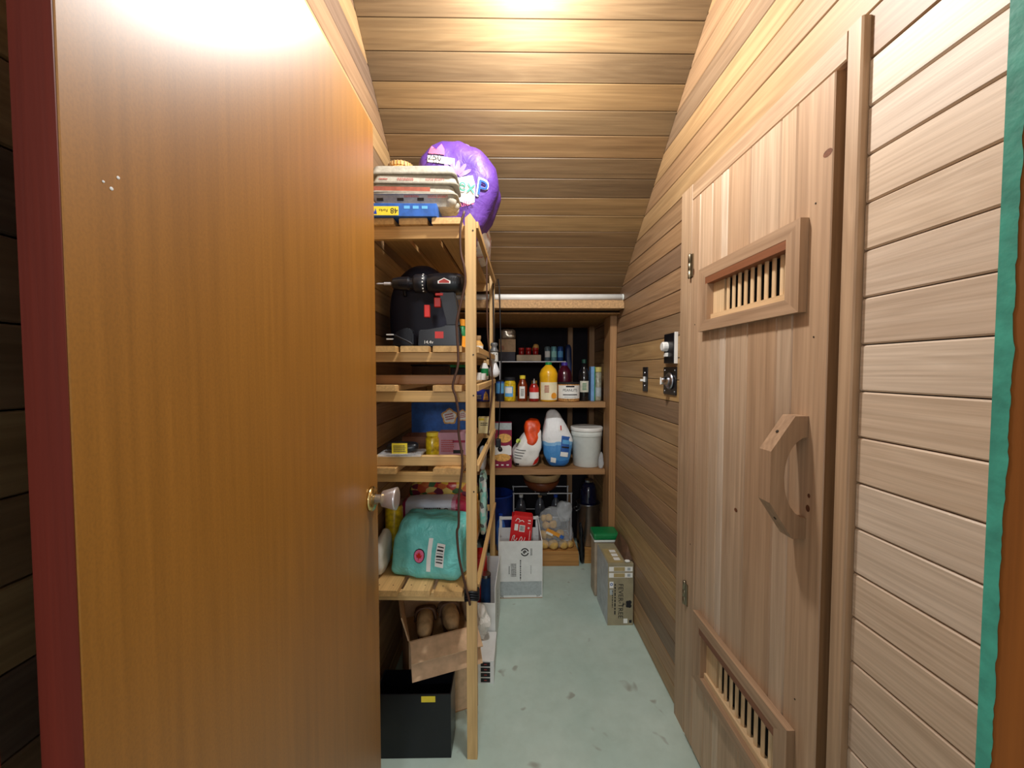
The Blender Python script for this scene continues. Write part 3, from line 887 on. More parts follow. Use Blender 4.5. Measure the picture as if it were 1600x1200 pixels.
quad('yellow_label', (-0.062, -0.0607, 0.018), FX, FU, 0.098, 0.030, 'yellow', t)
text('48', (-0.028, -0.0612, 0.019), (-1, 0, 0), (0, 0, -1), 0.026, 'ink', t)
text('Forks', (-0.064, -0.0612, 0.020), (-1, 0, 0), (0, 0, -1), 0.013, 'ink', t)
poly2d((-0.098, -0.0611, 0.017), FX, FU, [(-.012, -.010), (-.008, .010), (-.004, -.004), (0, .011), (.004, -.004), (.008, .010), (.012, -.010)], 'blue', t, 'fork_mark')
for i in range(3): quad('pale_panel', (0.015 + 0.03 * i, -0.0607, 0.030), FX, FU, 0.020, 0.010, 'lightblue', t)
zc = ZA + 0.0446
for i in range(4):
    carton(i, -0.321 + [0.0, -0.004, 0.003, -0.002][i], zc, i > 0)
    zc += 0.0415 if i == 0 else 0.0325
t = thing('wood_tub', 'small tan ribbed tub behind the egg cartons', 'tub', (-0.435, 1.62, ZA))
obj('body', lathe([(0.040, 0), (0.046, 0.30), (0.049, 0.302), (0.049, 0.318), (0.043, 0.318), (0.040, 0.02), (0, 0.02)], 24), 'cookie', t)
for i in range(24):
    a = 2 * PI * i / 24
    obj('rib', bx(bmesh.new(), -0.002, 0.002, -0.003, 0.0, 0.302, 0.318), 'tan', t, mtx=Matrix.Rotation(a, 4, 'Z') @ Matrix.Translation((0, -0.049, 0)))

t = thing('toilet_paper_pack', 'big purple plastic pack of toilet paper on the top level', 'bag', (-0.225, 1.640, ZA))
def shp(x, y, z):
    s_ = 1.0 if z > 0.55 else 0.50 + 0.91 * z
    if z > 0.72: s_ = 1.0 - ((z - 0.72) / 0.28) ** 2 * 0.58
    return (s_, 0.95 - 0.25 * max(0, z - 0.5), 0.030 * (1 - z) + 0.02 * math.sin(z * 3), -0.07 * max(0, z - 0.3))
pk = obj('wrap', soft(0.325, 0.25, 0.378, 3.6, 16, 0.010, 13, 3, shp), 'purple', t, smooth=True)
bw = bmesh.new()
def front(pkm, x, z, lift=0.003):
    """nearest front point of the pack at local x, z"""
    best, bd = None, 1e9
    for v_ in pkm.vertices:
        if v_.co.y < 0.03:
            d = (v_.co.x - x) ** 2 + (v_.co.z - z) ** 2
            if d < bd: bd, best = d, v_
    return best
def decal(name, pts, mat, parent, pkm, lift=0.0035, n=1):
    """print laid on the bulging front: each outline point takes the depth of the surface behind it"""
    from mathutils.bvhtree import BVHTree
    bt = BVHTree.FromPolygons([v_.co for v_ in pkm.vertices], [p.vertices for p in pkm.polygons])
    b = bmesh.new()
    c_ = Vector((sum(p[0] for p in pts) / len(pts), sum(p[1] for p in pts) / len(pts)))
    def hit(x, z):
        h_ = bt.ray_cast(Vector((x, -1, z)), Vector((0, 1, 0)))[0] or bt.find_nearest(Vector((x, -0.12, z)))[0]
        return (x, (h_.y if h_ else -0.08) - lift, z)
    dense = []
    for i, p in enumerate(pts):
        q = pts[(i + 1) % len(pts)]
        for s_ in range(3): dense.append((p[0] + (q[0] - p[0]) * s_ / 3, p[1] + (q[1] - p[1]) * s_ / 3))
    rings = []
    for f_ in (1.0, 0.66, 0.33):
        rings.append([b.verts.new(hit(c_.x + (x - c_.x) * f_, c_.y + (z - c_.y) * f_)) for x, z in dense])
    cv = b.verts.new(hit(c_.x, c_.y)); m_ = len(dense)
    for A_, B_ in zip(rings, rings[1:]):
        for i in range(m_): b.faces.new((A_[i], A_[(i + 1) % m_], B_[(i + 1) % m_], B_[i]))
    for i in range(m_): b.faces.new((rings[-1][i], rings[-1][(i + 1) % m_], cv))
    return obj(name, b, mat, parent, smooth=True)
def decal_text(s, x, z, size, mat, parent, pkm, lift=0.0045, ang=0):
    cu = bpy.data.curves.new('lettering', 'FONT'); cu.body = s; cu.size = size; cu.align_x = 'CENTER'; cu.align_y = 'CENTER'; cu.resolution_u = 3
    t_ = bpy.data.objects.new('lettering', cu); me = bpy.data.meshes.new_from_object(t_)
    bpy.data.objects.remove(t_); bpy.data.curves.remove(cu); me.materials.clear()
    from mathutils.bvhtree import BVHTree
    bt = BVHTree.FromPolygons([v_.co for v_ in pkm.vertices], [p.vertices for p in pkm.polygons])
    ca, sa = math.cos(ang), math.sin(ang)
    for v_ in me.vertices:
        px_, pz_ = x + v_.co.x * ca - v_.co.y * sa, z + v_.co.x * sa + v_.co.y * ca
        h_ = bt.ray_cast(Vector((px_, -1, pz_)), Vector((0, 1, 0)))[0] or bt.find_nearest(Vector((px_, -0.12, pz_)))[0]
        v_.co = (px_, (h_.y if h_ else -0.08) - lift, pz_)
    return obj('lettering', me, mat, parent)
pm_ = pk.data
for i, a in enumerate((155, 130, 105, 80, 55, 30)):     # lilac flower petals
    ar = R(a); cx, cz = 0.030 + 0.040 * math.cos(ar), 0.215 + 0.040 * math.sin(ar)
    pts_ = []
    for q in range(8):
        th = 2 * PI * q / 8
        u_, v__ = 0.028 * math.cos(th), 0.009 * math.sin(th)
        pts_.append((cx + u_ * math.cos(ar) - v__ * math.sin(ar), cz + u_ * math.sin(ar) + v__ * math.cos(ar)))
    decal('petal', pts_, 'lilac', t, pm_)
decal('white_panel', [(0.03, 0.215), (0.094, 0.225), (0.104, 0.19), (0.100, 0.13), (0.08, 0.12), (0.03, 0.135), (0.02, 0.17)], 'paper', t, pm_, 0.004)
decal_text('ex', 0.072, 0.184, 0.070, 'teal', t, pm_, 0.009, R(-8))
decal_text('ultra', 0.072, 0.124, 0.028, 'pink', t, pm_, 0.009, R(12))
decal('count_strip', [(-0.078, 0.302), (0.026, 0.286), (0.026, 0.260), (-0.078, 0.274)], 'paper', t, pm_, 0.004)
decal_text('250', -0.048, 0.284, 0.036, 'ink', t, pm_, 0.014, R(-7))
decal('pink_crown', [(-0.076, 0.312), (-0.064, 0.342), (-0.045, 0.320), (-0.025, 0.348), (-0.012, 0.320), (-0.012, 0.298), (-0.070, 0.306)], 'pink', t, pm_, 0.004)
decal_text('P', 0.128, 0.178, 0.100, 'paper', t, pm_, 0.006, R(-10))
decal_text('P', 0.130, 0.178, 0.078, 'blue_box', t, pm_, 0.009, R(-10))
o = obj('top_fold', soft(0.10, 0.05, 0.040, 3, 5, 0.006, 20, 6), 'lilac', t, (0.035, -0.055, 0.345), smooth=True)
o = obj('clear_end', soft(0.125, 0.50, 0.185, 2.6, 10, 0.010, 14, 8, lambda x, y, z: (1 - 0.2 * z, 1 - 0.45 * z, 0, 0)), 'whitewrap', t, (0.092, 0.215, 0), smooth=True)
o['label'] = 'white printed plastic end of the pack'

# ------------------------------------------------------------------ cordless drill level
ZB = LV['b'] + 0.0008
t = thing('drill_case', 'dark navy rounded tool case behind the drill', 'case', (-0.345, 1.66, ZB))
def cs(x, y, z): return (1.0 if z < 0.45 else math.sqrt(max(0.05, 1 - ((z - 0.45) / 0.56) ** 2)), 1, 0, 0)
obj('shell', soft(0.275, 0.22, 0.345, 5, 10, 0.001, 8, 1, cs), 'navy_case', t, smooth=True)
obj('carry_handle', tube(spline([(-0.06, -0.112, 0.21), (-0.05, -0.128, 0.24), (0.05, -0.128, 0.24), (0.06, -0.112, 0.21)]), 0.007), 'black', t, smooth=True)
t = thing('cordless_drill', 'black cordless drill with red trigger standing on its battery', 'drill', (-0.235, 1.40, ZB))
AX = 0.226
bd = obj('motor_housing', lathe([(0, -0.150), (0.006, -0.150)] if False else [(0.024, -0.052), (0.033, -0.046), (0.037, -0.02), (0.039, 0.02), (0.038, 0.055), (0.034, 0.072), (0.024, 0.082), (0.0, 0.085)], 28), 'black', t, mtx=Matrix.Translation((0, 0, AX)) @ Matrix.Rotation(PI / 2, 4, 'Y'), smooth=True)
obj('clutch_collar', lathe([(0.028, -0.098), (0.033, -0.092), (0.034, -0.062), (0.030, -0.052)], 28), 'blacksoft', t, mtx=Matrix.Translation((0, 0, AX)) @ Matrix.Rotation(PI / 2, 4, 'Y'), smooth=True)
obj('chuck', lathe([(0.012, -0.178), (0.020, -0.172), (0.024, -0.150), (0.025, -0.118), (0.020, -0.112), (0.020, -0.098)], 24), 'black', t, mtx=Matrix.Translation((0, 0, AX)) @ Matrix.Rotation(PI / 2, 4, 'Y'))
obj('bit', lathe([(0.0, -0.236), (0.003, -0.228), (0.003, -0.208), (0.0055, -0.206), (0.0055, -0.178)], 10), 'nickel', t, mtx=Matrix.Translation((0, 0, AX)) @ Matrix.Rotation(PI / 2, 4, 'Y'))
for i in range(7):
    a = R(-60 + 20 * i)
    obj('clutch_mark', bx(bmesh.new(), -0.002, 0.002, -0.0355, -0.0335, -0.0022, 0.0022), 'white', t, mtx=Matrix.Translation((-0.062, 0, AX)) @ Matrix.Rotation(a, 4, 'X'))
hp = [(-0.012, 0.205), (0.050, 0.205), (0.052, 0.17), (0.062, 0.10), (0.068, 0.072), (0.020, 0.072), (0.014, 0.11), (0.002, 0.16)]
obj('grip', prism(hp, -0.018, 0.018, 0.006), 'blacksoft', t)
obj('trigger', bx(bmesh.new(), -0.026, -0.002, -0.011, 0.011, 0.142, 0.176, 0.003), 'red', t)
obj('direction_button', bx(bmesh.new(), -0.020, 0.008, -0.0205, 0.0, 0.181, 0.190, 0.002), 'red', t)
obj('trigger_guard', bx(bmesh.new(), -0.062, -0.042, -0.010, 0.010, 0.105, 0.150, 0.003), 'red', t)
obj('battery', prism([(-0.080, 0.0), (0.068, 0.0), (0.070, 0.050), (0.062, 0.060), (0.066, 0.074), (0.012, 0.074), (-0.004, 0.062), (-0.076, 0.058)], -0.034, 0.034, 0.004), 'black', t)
quad('red_label', (-0.004, -0.0345, 0.040), FX, FU, 0.030, 0.024, 'red', t)
text('14.4v', (-0.042, -0.0346, 0.014), FX, FU, 0.016, 'white', t)
poly2d((0.015, -0.0396, AX + 0.002), FX, FU, [(-.022, -.009), (.022, -.009), (.022, 0), (0, .011), (-.022, 0)], 'paper', t, 'maker_badge')
poly2d((0.015, -0.0400, AX + 0.002), FX, FU, [(-.018, -.007), (.018, -.007), (.018, -.001), (0, .008), (-.018, -.001)], 'redink', t, 'maker_badge')
for i in range(4): obj('vent_slot', bx(bmesh.new(), -0.002, 0.002, -0.0385, -0.034, -0.010, 0.012), 'ink', t, (0.042 + 0.008 * i, 0, AX + 0.004))
t = thing('charger_plug', 'black wall charger with metal prongs left of the drill battery', 'charger', (-0.378, 1.40, ZB))
obj('body', prism([(-0.030, 0), (0.046, 0), (0.046, 0.050), (0.030, 0.068), (0.0, 0.060), (-0.020, 0.048)], -0.028, 0.028, 0.005), 'black', t)
for z in (0.026, 0.042): obj('prong', bx(bmesh.new(), -0.054, -0.029, -0.012, -0.006, z - 0.001, z + 0.003), 'porcelain', t)
obj('lead', tube(spline([(-0.02, -0.030, 0.040), (0.0, -0.034, 0.030), (0.03, -0.034, 0.016), (0.045, -0.032, 0.006)]), 0.003, 6), 'blacksoft', t, smooth=True)
def bottle(name, label, cat, loc, prof, mat, cap=None, capmat='white', lab=None, group=None, rotz=0):
    t_ = thing(name, label, cat, loc, rotz, group)
    obj('body', lathe(prof, 24), mat, t_, smooth=True)
    if cap: obj('cap', lathe(cap, 20), capmat, t_)
    return t_
t = bottle('spray_can', 'green and orange bottle squeezed between the drill and the post', 'bottle', (-0.185, 1.60, ZB), [(0.020, 0), (0.021, 0.07), (0.012, 0.085), (0.010, 0.10)], 'green', [(0.012, 0.098), (0.012, 0.125), (0.0, 0.126)], 'orange_print')
obj('label', band(0.0215, 0.010, 0.055, -80, 80), 'orange_print', t)
t = bottle('glue_bottle', 'small tan bottle at the far end of the drill level', 'bottle', (-0.155, 2.08, ZB), [(0.026, 0), (0.028, 0.05), (0.018, 0.066), (0.011, 0.075)], 'cookie', [(0.013, 0.074), (0.016, 0.085), (0.016, 0.10), (0, 0.101)], 'tan')
obj('label', band(0.0285, 0.012, 0.045, -70, 70), 'paper', t)

# ------------------------------------------------------------------ middle level
ZC = LV['c'] + 0.0008
t = thing('storage_tin', 'dark tin with a green lid on the middle slatted level', 'tin', (-0.200, 1.75, ZC))
obj('body', bx(bmesh.new(), -0.050, 0.045, -0.04, 0.04, 0, 0.062, 0.004), 'black', t)
obj('lid', bx(bmesh.new(), -0.052, 0.020, -0.042, 0.042, 0.0625, 0.075, 0.003), 'green', t)
for i, nm in enumerate(('leftmost', 'middle', 'rightmost')):
    tag(obj('pill_box', bx(bmesh.new(), -0.0125, 0.0125, -0.03, 0.03, 0, 0.042 - 0.004 * i, 0.001), 'paper', None, (-0.1755 + 0.027 * i, 2.02, ZC)), 'small white box, %s of three beside the bulb on the middle level' % nm, 'box', 'small white boxes')
t = bottle('condiment_bottle', 'cream and green bottle behind the bulb, on the middle level', 'bottle', (-0.125, 2.12, ZC), [(0.024, 0), (0.025, 0.06), (0.016, 0.084), (0.010, 0.092)], 'paper', [(0.012, 0.090), (0.012, 0.104), (0, 0.105)], 'tan')
obj('label', band(0.0255, 0.02, 0.06, -70, 70), 'green', t)
t = bottle('orange_jar', 'little orange jar among the white boxes on the middle level', 'jar', (-0.185, 2.10, ZC), [(0.022, 0), (0.024, 0.05), (0.018, 0.058)], 'orange_print', [(0.02, 0.058), (0.02, 0.07), (0, 0.071)], 'orange_print')
t = thing('dark_crate', 'dark brown crate deep on the middle level', 'crate', (-0.36, 1.85, ZC))
obj('body', bx(bmesh.new(), -0.08, 0.09, -0.07, 0.10, 0, 0.07, 0.003), 'tan_dark', t)
obj('rim', bx(bmesh.new(), -0.084, 0.094, -0.074, 0.104, 0.0705, 0.078, 0.002), 'black', t)

# ------------------------------------------------------------------ level with the blue box
ZD = LV['d'] + 0.0008
t = thing('cookie_box', 'blue cookie box with white cookie badges behind the post', 'box', (-0.300, 1.82, ZD))
obj('box_body', bx(bmesh.new(), -0.14, 0.145, -0.05, 0.06, 0, 0.19, 0.0015), 'blue_box', t)
for (x, z, r_) in ((0.035, 0.125, 0.036), (0.095, 0.13, 0.026)):
    pts_ = [(r_ * (1 + 0.12 * math.sin(5 * a)) * math.cos(a), r_ * (1 + 0.12 * math.sin(5 * a)) * math.sin(a)) for a in [2 * PI * q / 20 for q in range(20)]]
    poly2d((x, -0.0506, z), FX, FU, pts_, 'cookie', t, 'badge')
    poly2d((x, -0.0510, z), FX, FU, [(p[0] * 0.8, p[1] * 0.8) for p in pts_], 'paper', t, 'badge')
    lines((x, -0.0514, z), (1, 0, 0.2), (-0.2, 0, 1), r_ * 1.1, r_ * 0.9, 3, 'redink', t, 9)
t = thing('screwdriver_pack', 'clear blister pack with a yellow label on the pine plank', 'blister pack', (-0.375, 1.375, ZD + 0.0375))
obj('tray', bx(bmesh.new(), -0.075, 0.075, -0.045, 0.05, 0, 0.010, 0.003), 'bag_clear', t)
obj('tool', soft(0.115, 0.06, 0.032, 3, 5, 0.004, 20, 2), 'black', t, (0, 0.0, 0.0105), smooth=True)
obj('yellow_label', bx(bmesh.new(), -0.028, 0.026, -0.0345, -0.0335, 0.008, 0.046), 'yellow', t)
lines((-0.001, -0.0350, 0.027), FX, FU, 0.042, 0.026, 4, 'hinge', t, 3)
t = bottle('yellow_jar', 'short yellow jar beside the blister pack', 'jar', (-0.295, 1.52, ZD), [(0.025, 0), (0.027, 0.01), (0.027, 0.07), (0.02, 0.08)], 'mustard', [(0.024, 0.08), (0.024, 0.094), (0, 0.095)], 'yellow')
t = thing('tea_carton', 'purple-pink printed carton beside the short yellow jar', 'carton', (-0.215, 1.55, ZD))
obj('box_body', bx(bmesh.new(), -0.058, 0.062, -0.035, 0.04, 0, 0.092, 0.0012), plain('mauve_card', (176, 132, 148), 0.55, var=0.06), t)
quad('title_strip', (0.025, -0.0356, 0.057), FX, FU, 0.05, 0.009, 'maroon', t)
lines((-0.02, -0.0356, 0.04), FX, FU, 0.05, 0.05, 6, 'redink', t, 4)
quad('dark_patch', (0.022, -0.0356, 0.016), FX, FU, 0.04, 0.014, 'ink', t)
quad('side_strip', (0.056, -0.0357, 0.046), FX, FU, 0.010, 0.085, 'paper', t)
t = thing('low_crate', 'shallow orange-brown wooden tray behind the blister pack', 'tray', (-0.30, 1.52, ZD))
t.location.y = 1.66
b = bmesh.new(); bx(b, -0.13, 0.13, -0.05, 0.05, 0, 0.008); obj('base', b, 'vent_red', t)
for nm, a in (('side', (-0.13, 0.13, -0.058, -0.0505, 0, 0.06)), ('side', (-0.13, 0.13, 0.0505, 0.058, 0, 0.06)), ('end', (-0.138, -0.1305, -0.058, 0.058, 0, 0.06)), ('end', (0.1305, 0.138, -0.058, 0.058, 0, 0.06))):
    obj(nm, bx(bmesh.new(), *a), 'vent_red', t)
t = thing('cream_box', 'cream carton at the far right end of the blue box level', 'carton', (-0.128, 2.08, ZD))
obj('box_body', bx(bmesh.new(), -0.026, 0.034, -0.03, 0.03, 0, 0.085, 0.0012), plain('cream_card', (236, 222, 168), 0.55, var=0.03), t)
lines((0.006, -0.0306, 0.05), FX, FU, 0.04, 0.02, 2, 'ink', t, 8)
quad('yellow_flap', (-0.008, -0.0306, 0.076), FX, FU, 0.03, 0.012, 'yellow', t)

# ------------------------------------------------------------------ level with the bags
ZE = LV['e'] + 0.0008
t = thing('diaper_bag', 'crumpled teal plastic bag with a red leaf badge and barcode', 'bag', (-0.290, 1.478, ZE), R(-13))
def ts(x, y, z): return (1.0 - 0.05 * z, 1.0 - 0.42 * max(0, z - 0.55) / 0.45, 0.012 * z, 0.03 * z)
tb = obj('wrap', soft(0.292, 0.18, 0.205, 10, 16, 0.010, 13, 11, ts), 'teal_bag', t, smooth=True)
decal('white_sticker', [(-0.004 + 0.032 + 0.0 * q, 0) for q in range(0)] or [(0.012, 0.145), (0.028, 0.145), (0.030, 0.035), (0.014, 0.035)], 'paper', t, tb.data, 0.003)
c8 = [(-0.018 + 0.023 * math.cos(2 * PI * q / 14), 0.085 + 0.024 * math.sin(2 * PI * q / 14)) for q in range(14)]
decal('badge', c8, 'ink', t, tb.data, 0.0035)
decal('badge', [(-0.018 + (x + 0.018) * 0.88, 0.085 + (z - 0.085) * 0.88) for x, z in c8], 'pink', t, tb.data, 0.0045)
lf = [(0, 1), (.2, .55), (.45, .7), (.38, .25), (.9, .35), (.65, -.1), (.75, -.3), (.1, -.4), (.08, -.9), (-.08, -.9), (-.1, -.4), (-.75, -.3), (-.65, -.1), (-.9, .35), (-.38, .25), (-.45, .7), (-.2, .55)]
decal('leaf_mark', [(-0.018 + x * 0.015, 0.085 + z * 0.015) for x, z in lf], 'red', t, tb.data, 0.0058)
decal('barcode', [(0.046, 0.130), (0.080, 0.130), (0.080, 0.055), (0.046, 0.055)], 'paper', t, tb.data, 0.0035)
for i, (h_, w_) in enumerate(((0.003, 1), (0.005, 1), (0.002, 1), (0.006, 1), (0.003, 1), (0.004, 1))):
    z_ = 0.120 - i * 0.0098
    decal('bar', [(0.050, z_ + h_ / 2), (0.076, z_ + h_ / 2), (0.076, z_ - h_ / 2), (0.050, z_ - h_ / 2)], 'ink', t, tb.data, 0.0050)
t = thing('wipes_pack', 'pink and white pack with a barcode behind the teal bag', 'bag', (-0.320, 1.70, ZE))
obj('wrap', soft(0.300, 0.12, 0.208, 6, 10, 0.004, 14, 21), 'pinkwrap', t, smooth=True)
barcode((-0.060, -0.068, 0.165), FX, FU, 0.040, 0.034, t, 5)
lines((0.0, -0.068, 0.155), FX, FU, 0.07, 0.06, 6, 'ink', t, 12)
ring2d((0.058, -0.068, 0.172), FX, FU, 0.006, 0.010, 0, 360, 'ink', t, 'printed_mark')
t = thing('snack_bag', 'colourful red and yellow snack bag lying behind the pink pack', 'bag', (-0.30, 1.84, ZE))
obj('wrap', soft(0.33, 0.13, 0.275, 4, 10, 0.010, 12, 31), 'colourwrap', t, smooth=True)
for i, nm in enumerate(('lowest', 'second lowest', 'middle', 'second highest', 'topmost')):
    tag(obj('orange_packet', bx(bmesh.new(), -0.016, 0.016, -0.04, 0.04, 0, 0.0385, 0.006), 'orange_print', None, (-0.150, 1.74, ZE + i * 0.040)), 'small orange packet, %s of the stack beside the pink pack' % nm, 'packet', 'stack of orange packets')
t = bottle('mustard_tub', 'dark yellow tub half hidden behind the door knob', 'tub', (-0.470, 1.585, ZE), [(0.033, 0), (0.036, 0.02), (0.036, 0.20), (0.03, 0.215)], 'mustard', [(0.035, 0.215), (0.035, 0.24), (0, 0.241)], 'tan_dark')
t = thing('white_towel', 'white crumpled cloth at the left of the teal bag', 'cloth', (-0.478, 1.465, ZE))
obj('cloth', soft(0.038, 0.15, 0.15, 3, 8, 0.007, 16, 41), plain('white_cloth', (214, 210, 200), 0.9, var=0.06, bump=0.4), t, smooth=True)
t = thing('bubble_wrap', 'silver and mint patterned plastic hanging over the shelf edge beside the post', 'plastic wrap', (-0.112, 1.80, ZE + 0.001))
mw = patches('mint_pattern_wrap', [(206, 214, 214), (130, 208, 200), (176, 220, 214), (96, 110, 112), (150, 214, 206)], 70, 0.25, (1, 1, 0.7), 0.6)
obj('wrap', soft(0.034, 0.10, 0.30, 4, 8, 0.006, 22, 51), mw, t, smooth=True)
obj('clear_top', soft(0.032, 0.09, 0.11, 3, 6, 0.006, 26, 53), 'bag_clear', t, (-0.002, 0, 0.305), smooth=True)

# ------------------------------------------------------------------ cartons under the shelf unit
def open_box(t, w_, d_, h_, th, out, inn, flaps=(), nearh=None):
    """open-topped carton standing on z = 0 with its walls as parts"""
    obj('bottom', bx(bmesh.new(), -w_ / 2, w_ / 2, -d_ / 2, d_ / 2, 0.0005, th), inn, t)
    for nm, a in (('wall', (-w_ / 2, w_ / 2, -d_ / 2, -d_ / 2 + th, th, nearh or h_)), ('wall', (-w_ / 2, w_ / 2, d_ / 2 - th, d_ / 2, th, h_)),
                  ('wall', (-w_ / 2, -w_ / 2 + th, -d_ / 2 + th, d_ / 2 - th, th, h_)), ('wall', (w_ / 2 - th, w_ / 2, -d_ / 2 + th, d_ / 2 - th, th, h_))):
        obj(nm, bx(bmesh.new(), *a), out, t)
    for side, fl, ang in flaps:
        b = bmesh.new(); L_ = (w_ if side in 'nf' else d_) - 0.006
        bx(b, -L_ / 2, L_ / 2, 0, fl, -th / 2, th / 2)
        o_, xd = {'n': ((0, -d_ / 2, h_), (-1, 0, 0)), 'f': ((0, d_ / 2, h_), (1, 0, 0)), 'l': ((-w_ / 2, 0, h_), (0, 1, 0)), 'r': ((w_ / 2, 0, h_), (0, -1, 0))}[side]
        if side == 'n' and nearh: o_ = (0, -d_ / 2, nearh)
        m_ = Matrix.Translation(o_) @ Matrix(((xd[0], -xd[1], 0, 0), (xd[1], xd[0], 0, 0), (0, 0, 1, 0), (0, 0, 0, 1))) @ Matrix.Rotation(R(ang), 4, 'X')
        obj('flap', b, out, t, mtx=m_ @ Matrix.Translation((0, 0.003, 0)))
t = thing('cardboard_box', 'open brown cardboard box with tan shoes under the shelf unit', 'box', (-0.300, 1.635, 0), R(20))
open_box(t, 0.275, 0.30, 0.34, 0.005, 'cardboard', 'cardboard_in', (('n', 0.085, -20), ('n', 0.125, -52), ('l', 0.10, 75), ('f', 0.10, 60)))
def shoe(loc, rz, seed, lab):
    t_ = thing('shoe', lab, 'shoe', loc, rz, 'tan shoes in the cardboard box')
    obj('sole', soft(0.235, 0.082, 0.022, 3, 6, 0.001, 8, seed, lambda x, y, z: (1, 0.8 + 0.2 * x, 0, 0)), 'tan_dark', t_, smooth=True)
    obj('upper', soft(0.220, 0.076, 0.085, 2.4, 8, 0.004, 20, seed, lambda x, y, z: (1 - 0.28 * z, 0.9, -0.035 * z, 0)), 'tan', t_, (0, 0, 0.0225), smooth=True)
    for i in range(3):
        obj('strap', tube(spline([(0.02 + 0.03 * i, -0.044, 0.045), (0.02 + 0.03 * i, -0.030, 0.092 - 0.012 * i), (0.02 + 0.03 * i, 0.030, 0.092 - 0.012 * i), (0.02 + 0.03 * i, 0.044, 0.045)], 5), 0.007, 6), 'tan_dark', t_, smooth=True)
    return t_
t = thing('shoe_tray', 'brown cardboard filler inside the open cardboard box', 'box', (-0.300, 1.635, 0.006), R(20))
obj('box_body', bx(bmesh.new(), -0.130, 0.130, -0.143, 0.143, 0, 0.245), 'cardboard_in', t)
shoe((-0.352, 1.620, 0.2525), R(100), 61, 'tan strappy shoe lying leftmost in the cardboard box')
shoe((-0.250, 1.655, 0.2525), R(106), 65, 'tan strappy shoe lying rightmost in the cardboard box')
t = thing('flap_shade_box', 'black box added for the shade under the flap of the cardboard box', 'crate', (-0.335, 1.385, 0))  # added black box, stands in for the shadow below the flap
open_box(t, 0.27, 0.115, 0.235, 0.004, 'black', 'black')
quad('yellow_sticker', (0.055, -0.0581, 0.218), FX, FU, 0.05, 0.022, 'yellow', t)
t = thing('white_carton', 'torn open white carton on the floor behind the front post', 'carton', (-0.186, 2.02, 0), R(-3))
open_box(t, 0.275, 0.33, 0.315, 0.004, 'carton_white', 'cardboard_in', (('l', 0.08, 60),), 0.24)
lines((0.1385, -0.02, 0.15), (0, 0, 1), (-1, 0, 0) if False else (0, -1, 0), 0.16, 0.03, 2, 'ink', t, 14)
t = bottle('red_canister', 'red canister standing in the torn white carton', 'canister', (-0.150, 2.06, 0.008), [(0.040, 0), (0.042, 0.02), (0.042, 0.36), (0.036, 0.375)], 'red', [(0.039, 0.375), (0.039, 0.395), (0, 0.396)], 'red')
t = thing('blue_tin', 'small dark blue tin beside the red canister in the carton', 'tin', (-0.112, 1.985, 0.008))
obj('body', lathe([(0.026, 0), (0.026, 0.29), (0.024, 0.295), (0, 0.295)], 20), plain('dark_blue_tin', (40, 70, 110), 0.35, var=0.15), t)
obj('lid', lathe([(0.027, 0.2955), (0.027, 0.31), (0, 0.311)], 20), 'steel', t)
t = thing('crumpled_paper', 'crumpled white paper poking out of the torn carton beside the post', 'paper', (-0.120, 1.79, 0.1065))
obj('sheet', soft(0.07, 0.06, 0.16, 2.2, 7, 0.016, 20, 71), 'paper', t)
t = thing('striped_box', 'low white box with black windows on the floor beside the post', 'box', (-0.104, 1.752, 0), R(-2))
obj('box_body', bx(bmesh.new(), -0.040, 0.050, -0.10, 0.09, 0, 0.104, 0.0015), 'carton_white', t)
for i in range(4):
    quad('black_window', (0.012, -0.1007, 0.088 - 0.024 * i), FX, FU, 0.042, 0.019, 'ink', t)
    quad('red_print', (0.012, -0.1011, 0.088 - 0.024 * i), FX, FU, 0.012, 0.004, 'redink', t)

# ------------------------------------------------------------------ cords and the hanging bulb
t = thing('extension_cord', 'brown electric cord hanging down the front post', 'cord', (-0.125, 1.305, 1.92))
def rel(pts, o): return [(p[0] - o[0], p[1] - o[1], p[2] - o[2]) for p in pts]
CP = [(-0.142, 1.305, 1.917), (-0.1545, 1.30, 1.86), (-0.1535, 1.298, 1.78), (-0.1420, 1.296, 1.73), (-0.1385, 1.295, 1.68), (-0.149, 1.296, 1.63), (-0.165, 1.297, 1.565), (-0.1685, 1.298, 1.53), (-0.164, 1.296, 1.45), (-0.165, 1.294, 1.40), (-0.182, 1.293, 1.335), (-0.171, 1.292, 1.295), (-0.163, 1.294, 1.23), (-0.163, 1.296, 1.17), (-0.151, 1.294, 1.085), (-0.158, 1.294, 1.00), (-0.164, 1.296, 0.95), (-0.165, 1.297, 0.86), (-0.171, 1.297, 0.83), (-0.164, 1.296, 0.745), (-0.147, 1.296, 0.665), (-0.133, 1.298, 0.605), (-0.128, 1.303, 0.575)]
obj('cord', tube(rel(spline(CP, 5), t.location), 0.0042, 8), 'cord_brown', t, smooth=True)
b = bmesh.new()
for i in range(4):
    z = 0.582 + 0.009 * i
    tube([(x - t.location.x, y - t.location.y, z + s_ - t.location.z) for x, y, s_ in ((-0.146, 1.314, 0), (-0.124, 1.312, 0.006), (-0.102, 1.314, 0.002), (-0.100, 1.33, 0), (-0.102, 1.345, 0), (-0.124, 1.346, 0.003), (-0.146, 1.345, 0.004), (-0.148, 1.33, 0.0))], 0.0042, 6, b, True)
obj('knot', b, 'blacksoft', t, smooth=True)
t = thing('light_cord', 'thin brown cord running down behind the front post', 'cord', (-0.10, 1.95, 1.9))
LP = [(-0.150, 1.80, 1.885), (-0.152, 1.815, 1.70), (-0.140, 1.83, 1.55), (-0.116, 1.85, 1.45), (-0.106, 1.86, 1.352), (-0.113, 1.86, 1.26), (-0.132, 1.86, 1.16), (-0.137, 1.86, 1.07)]
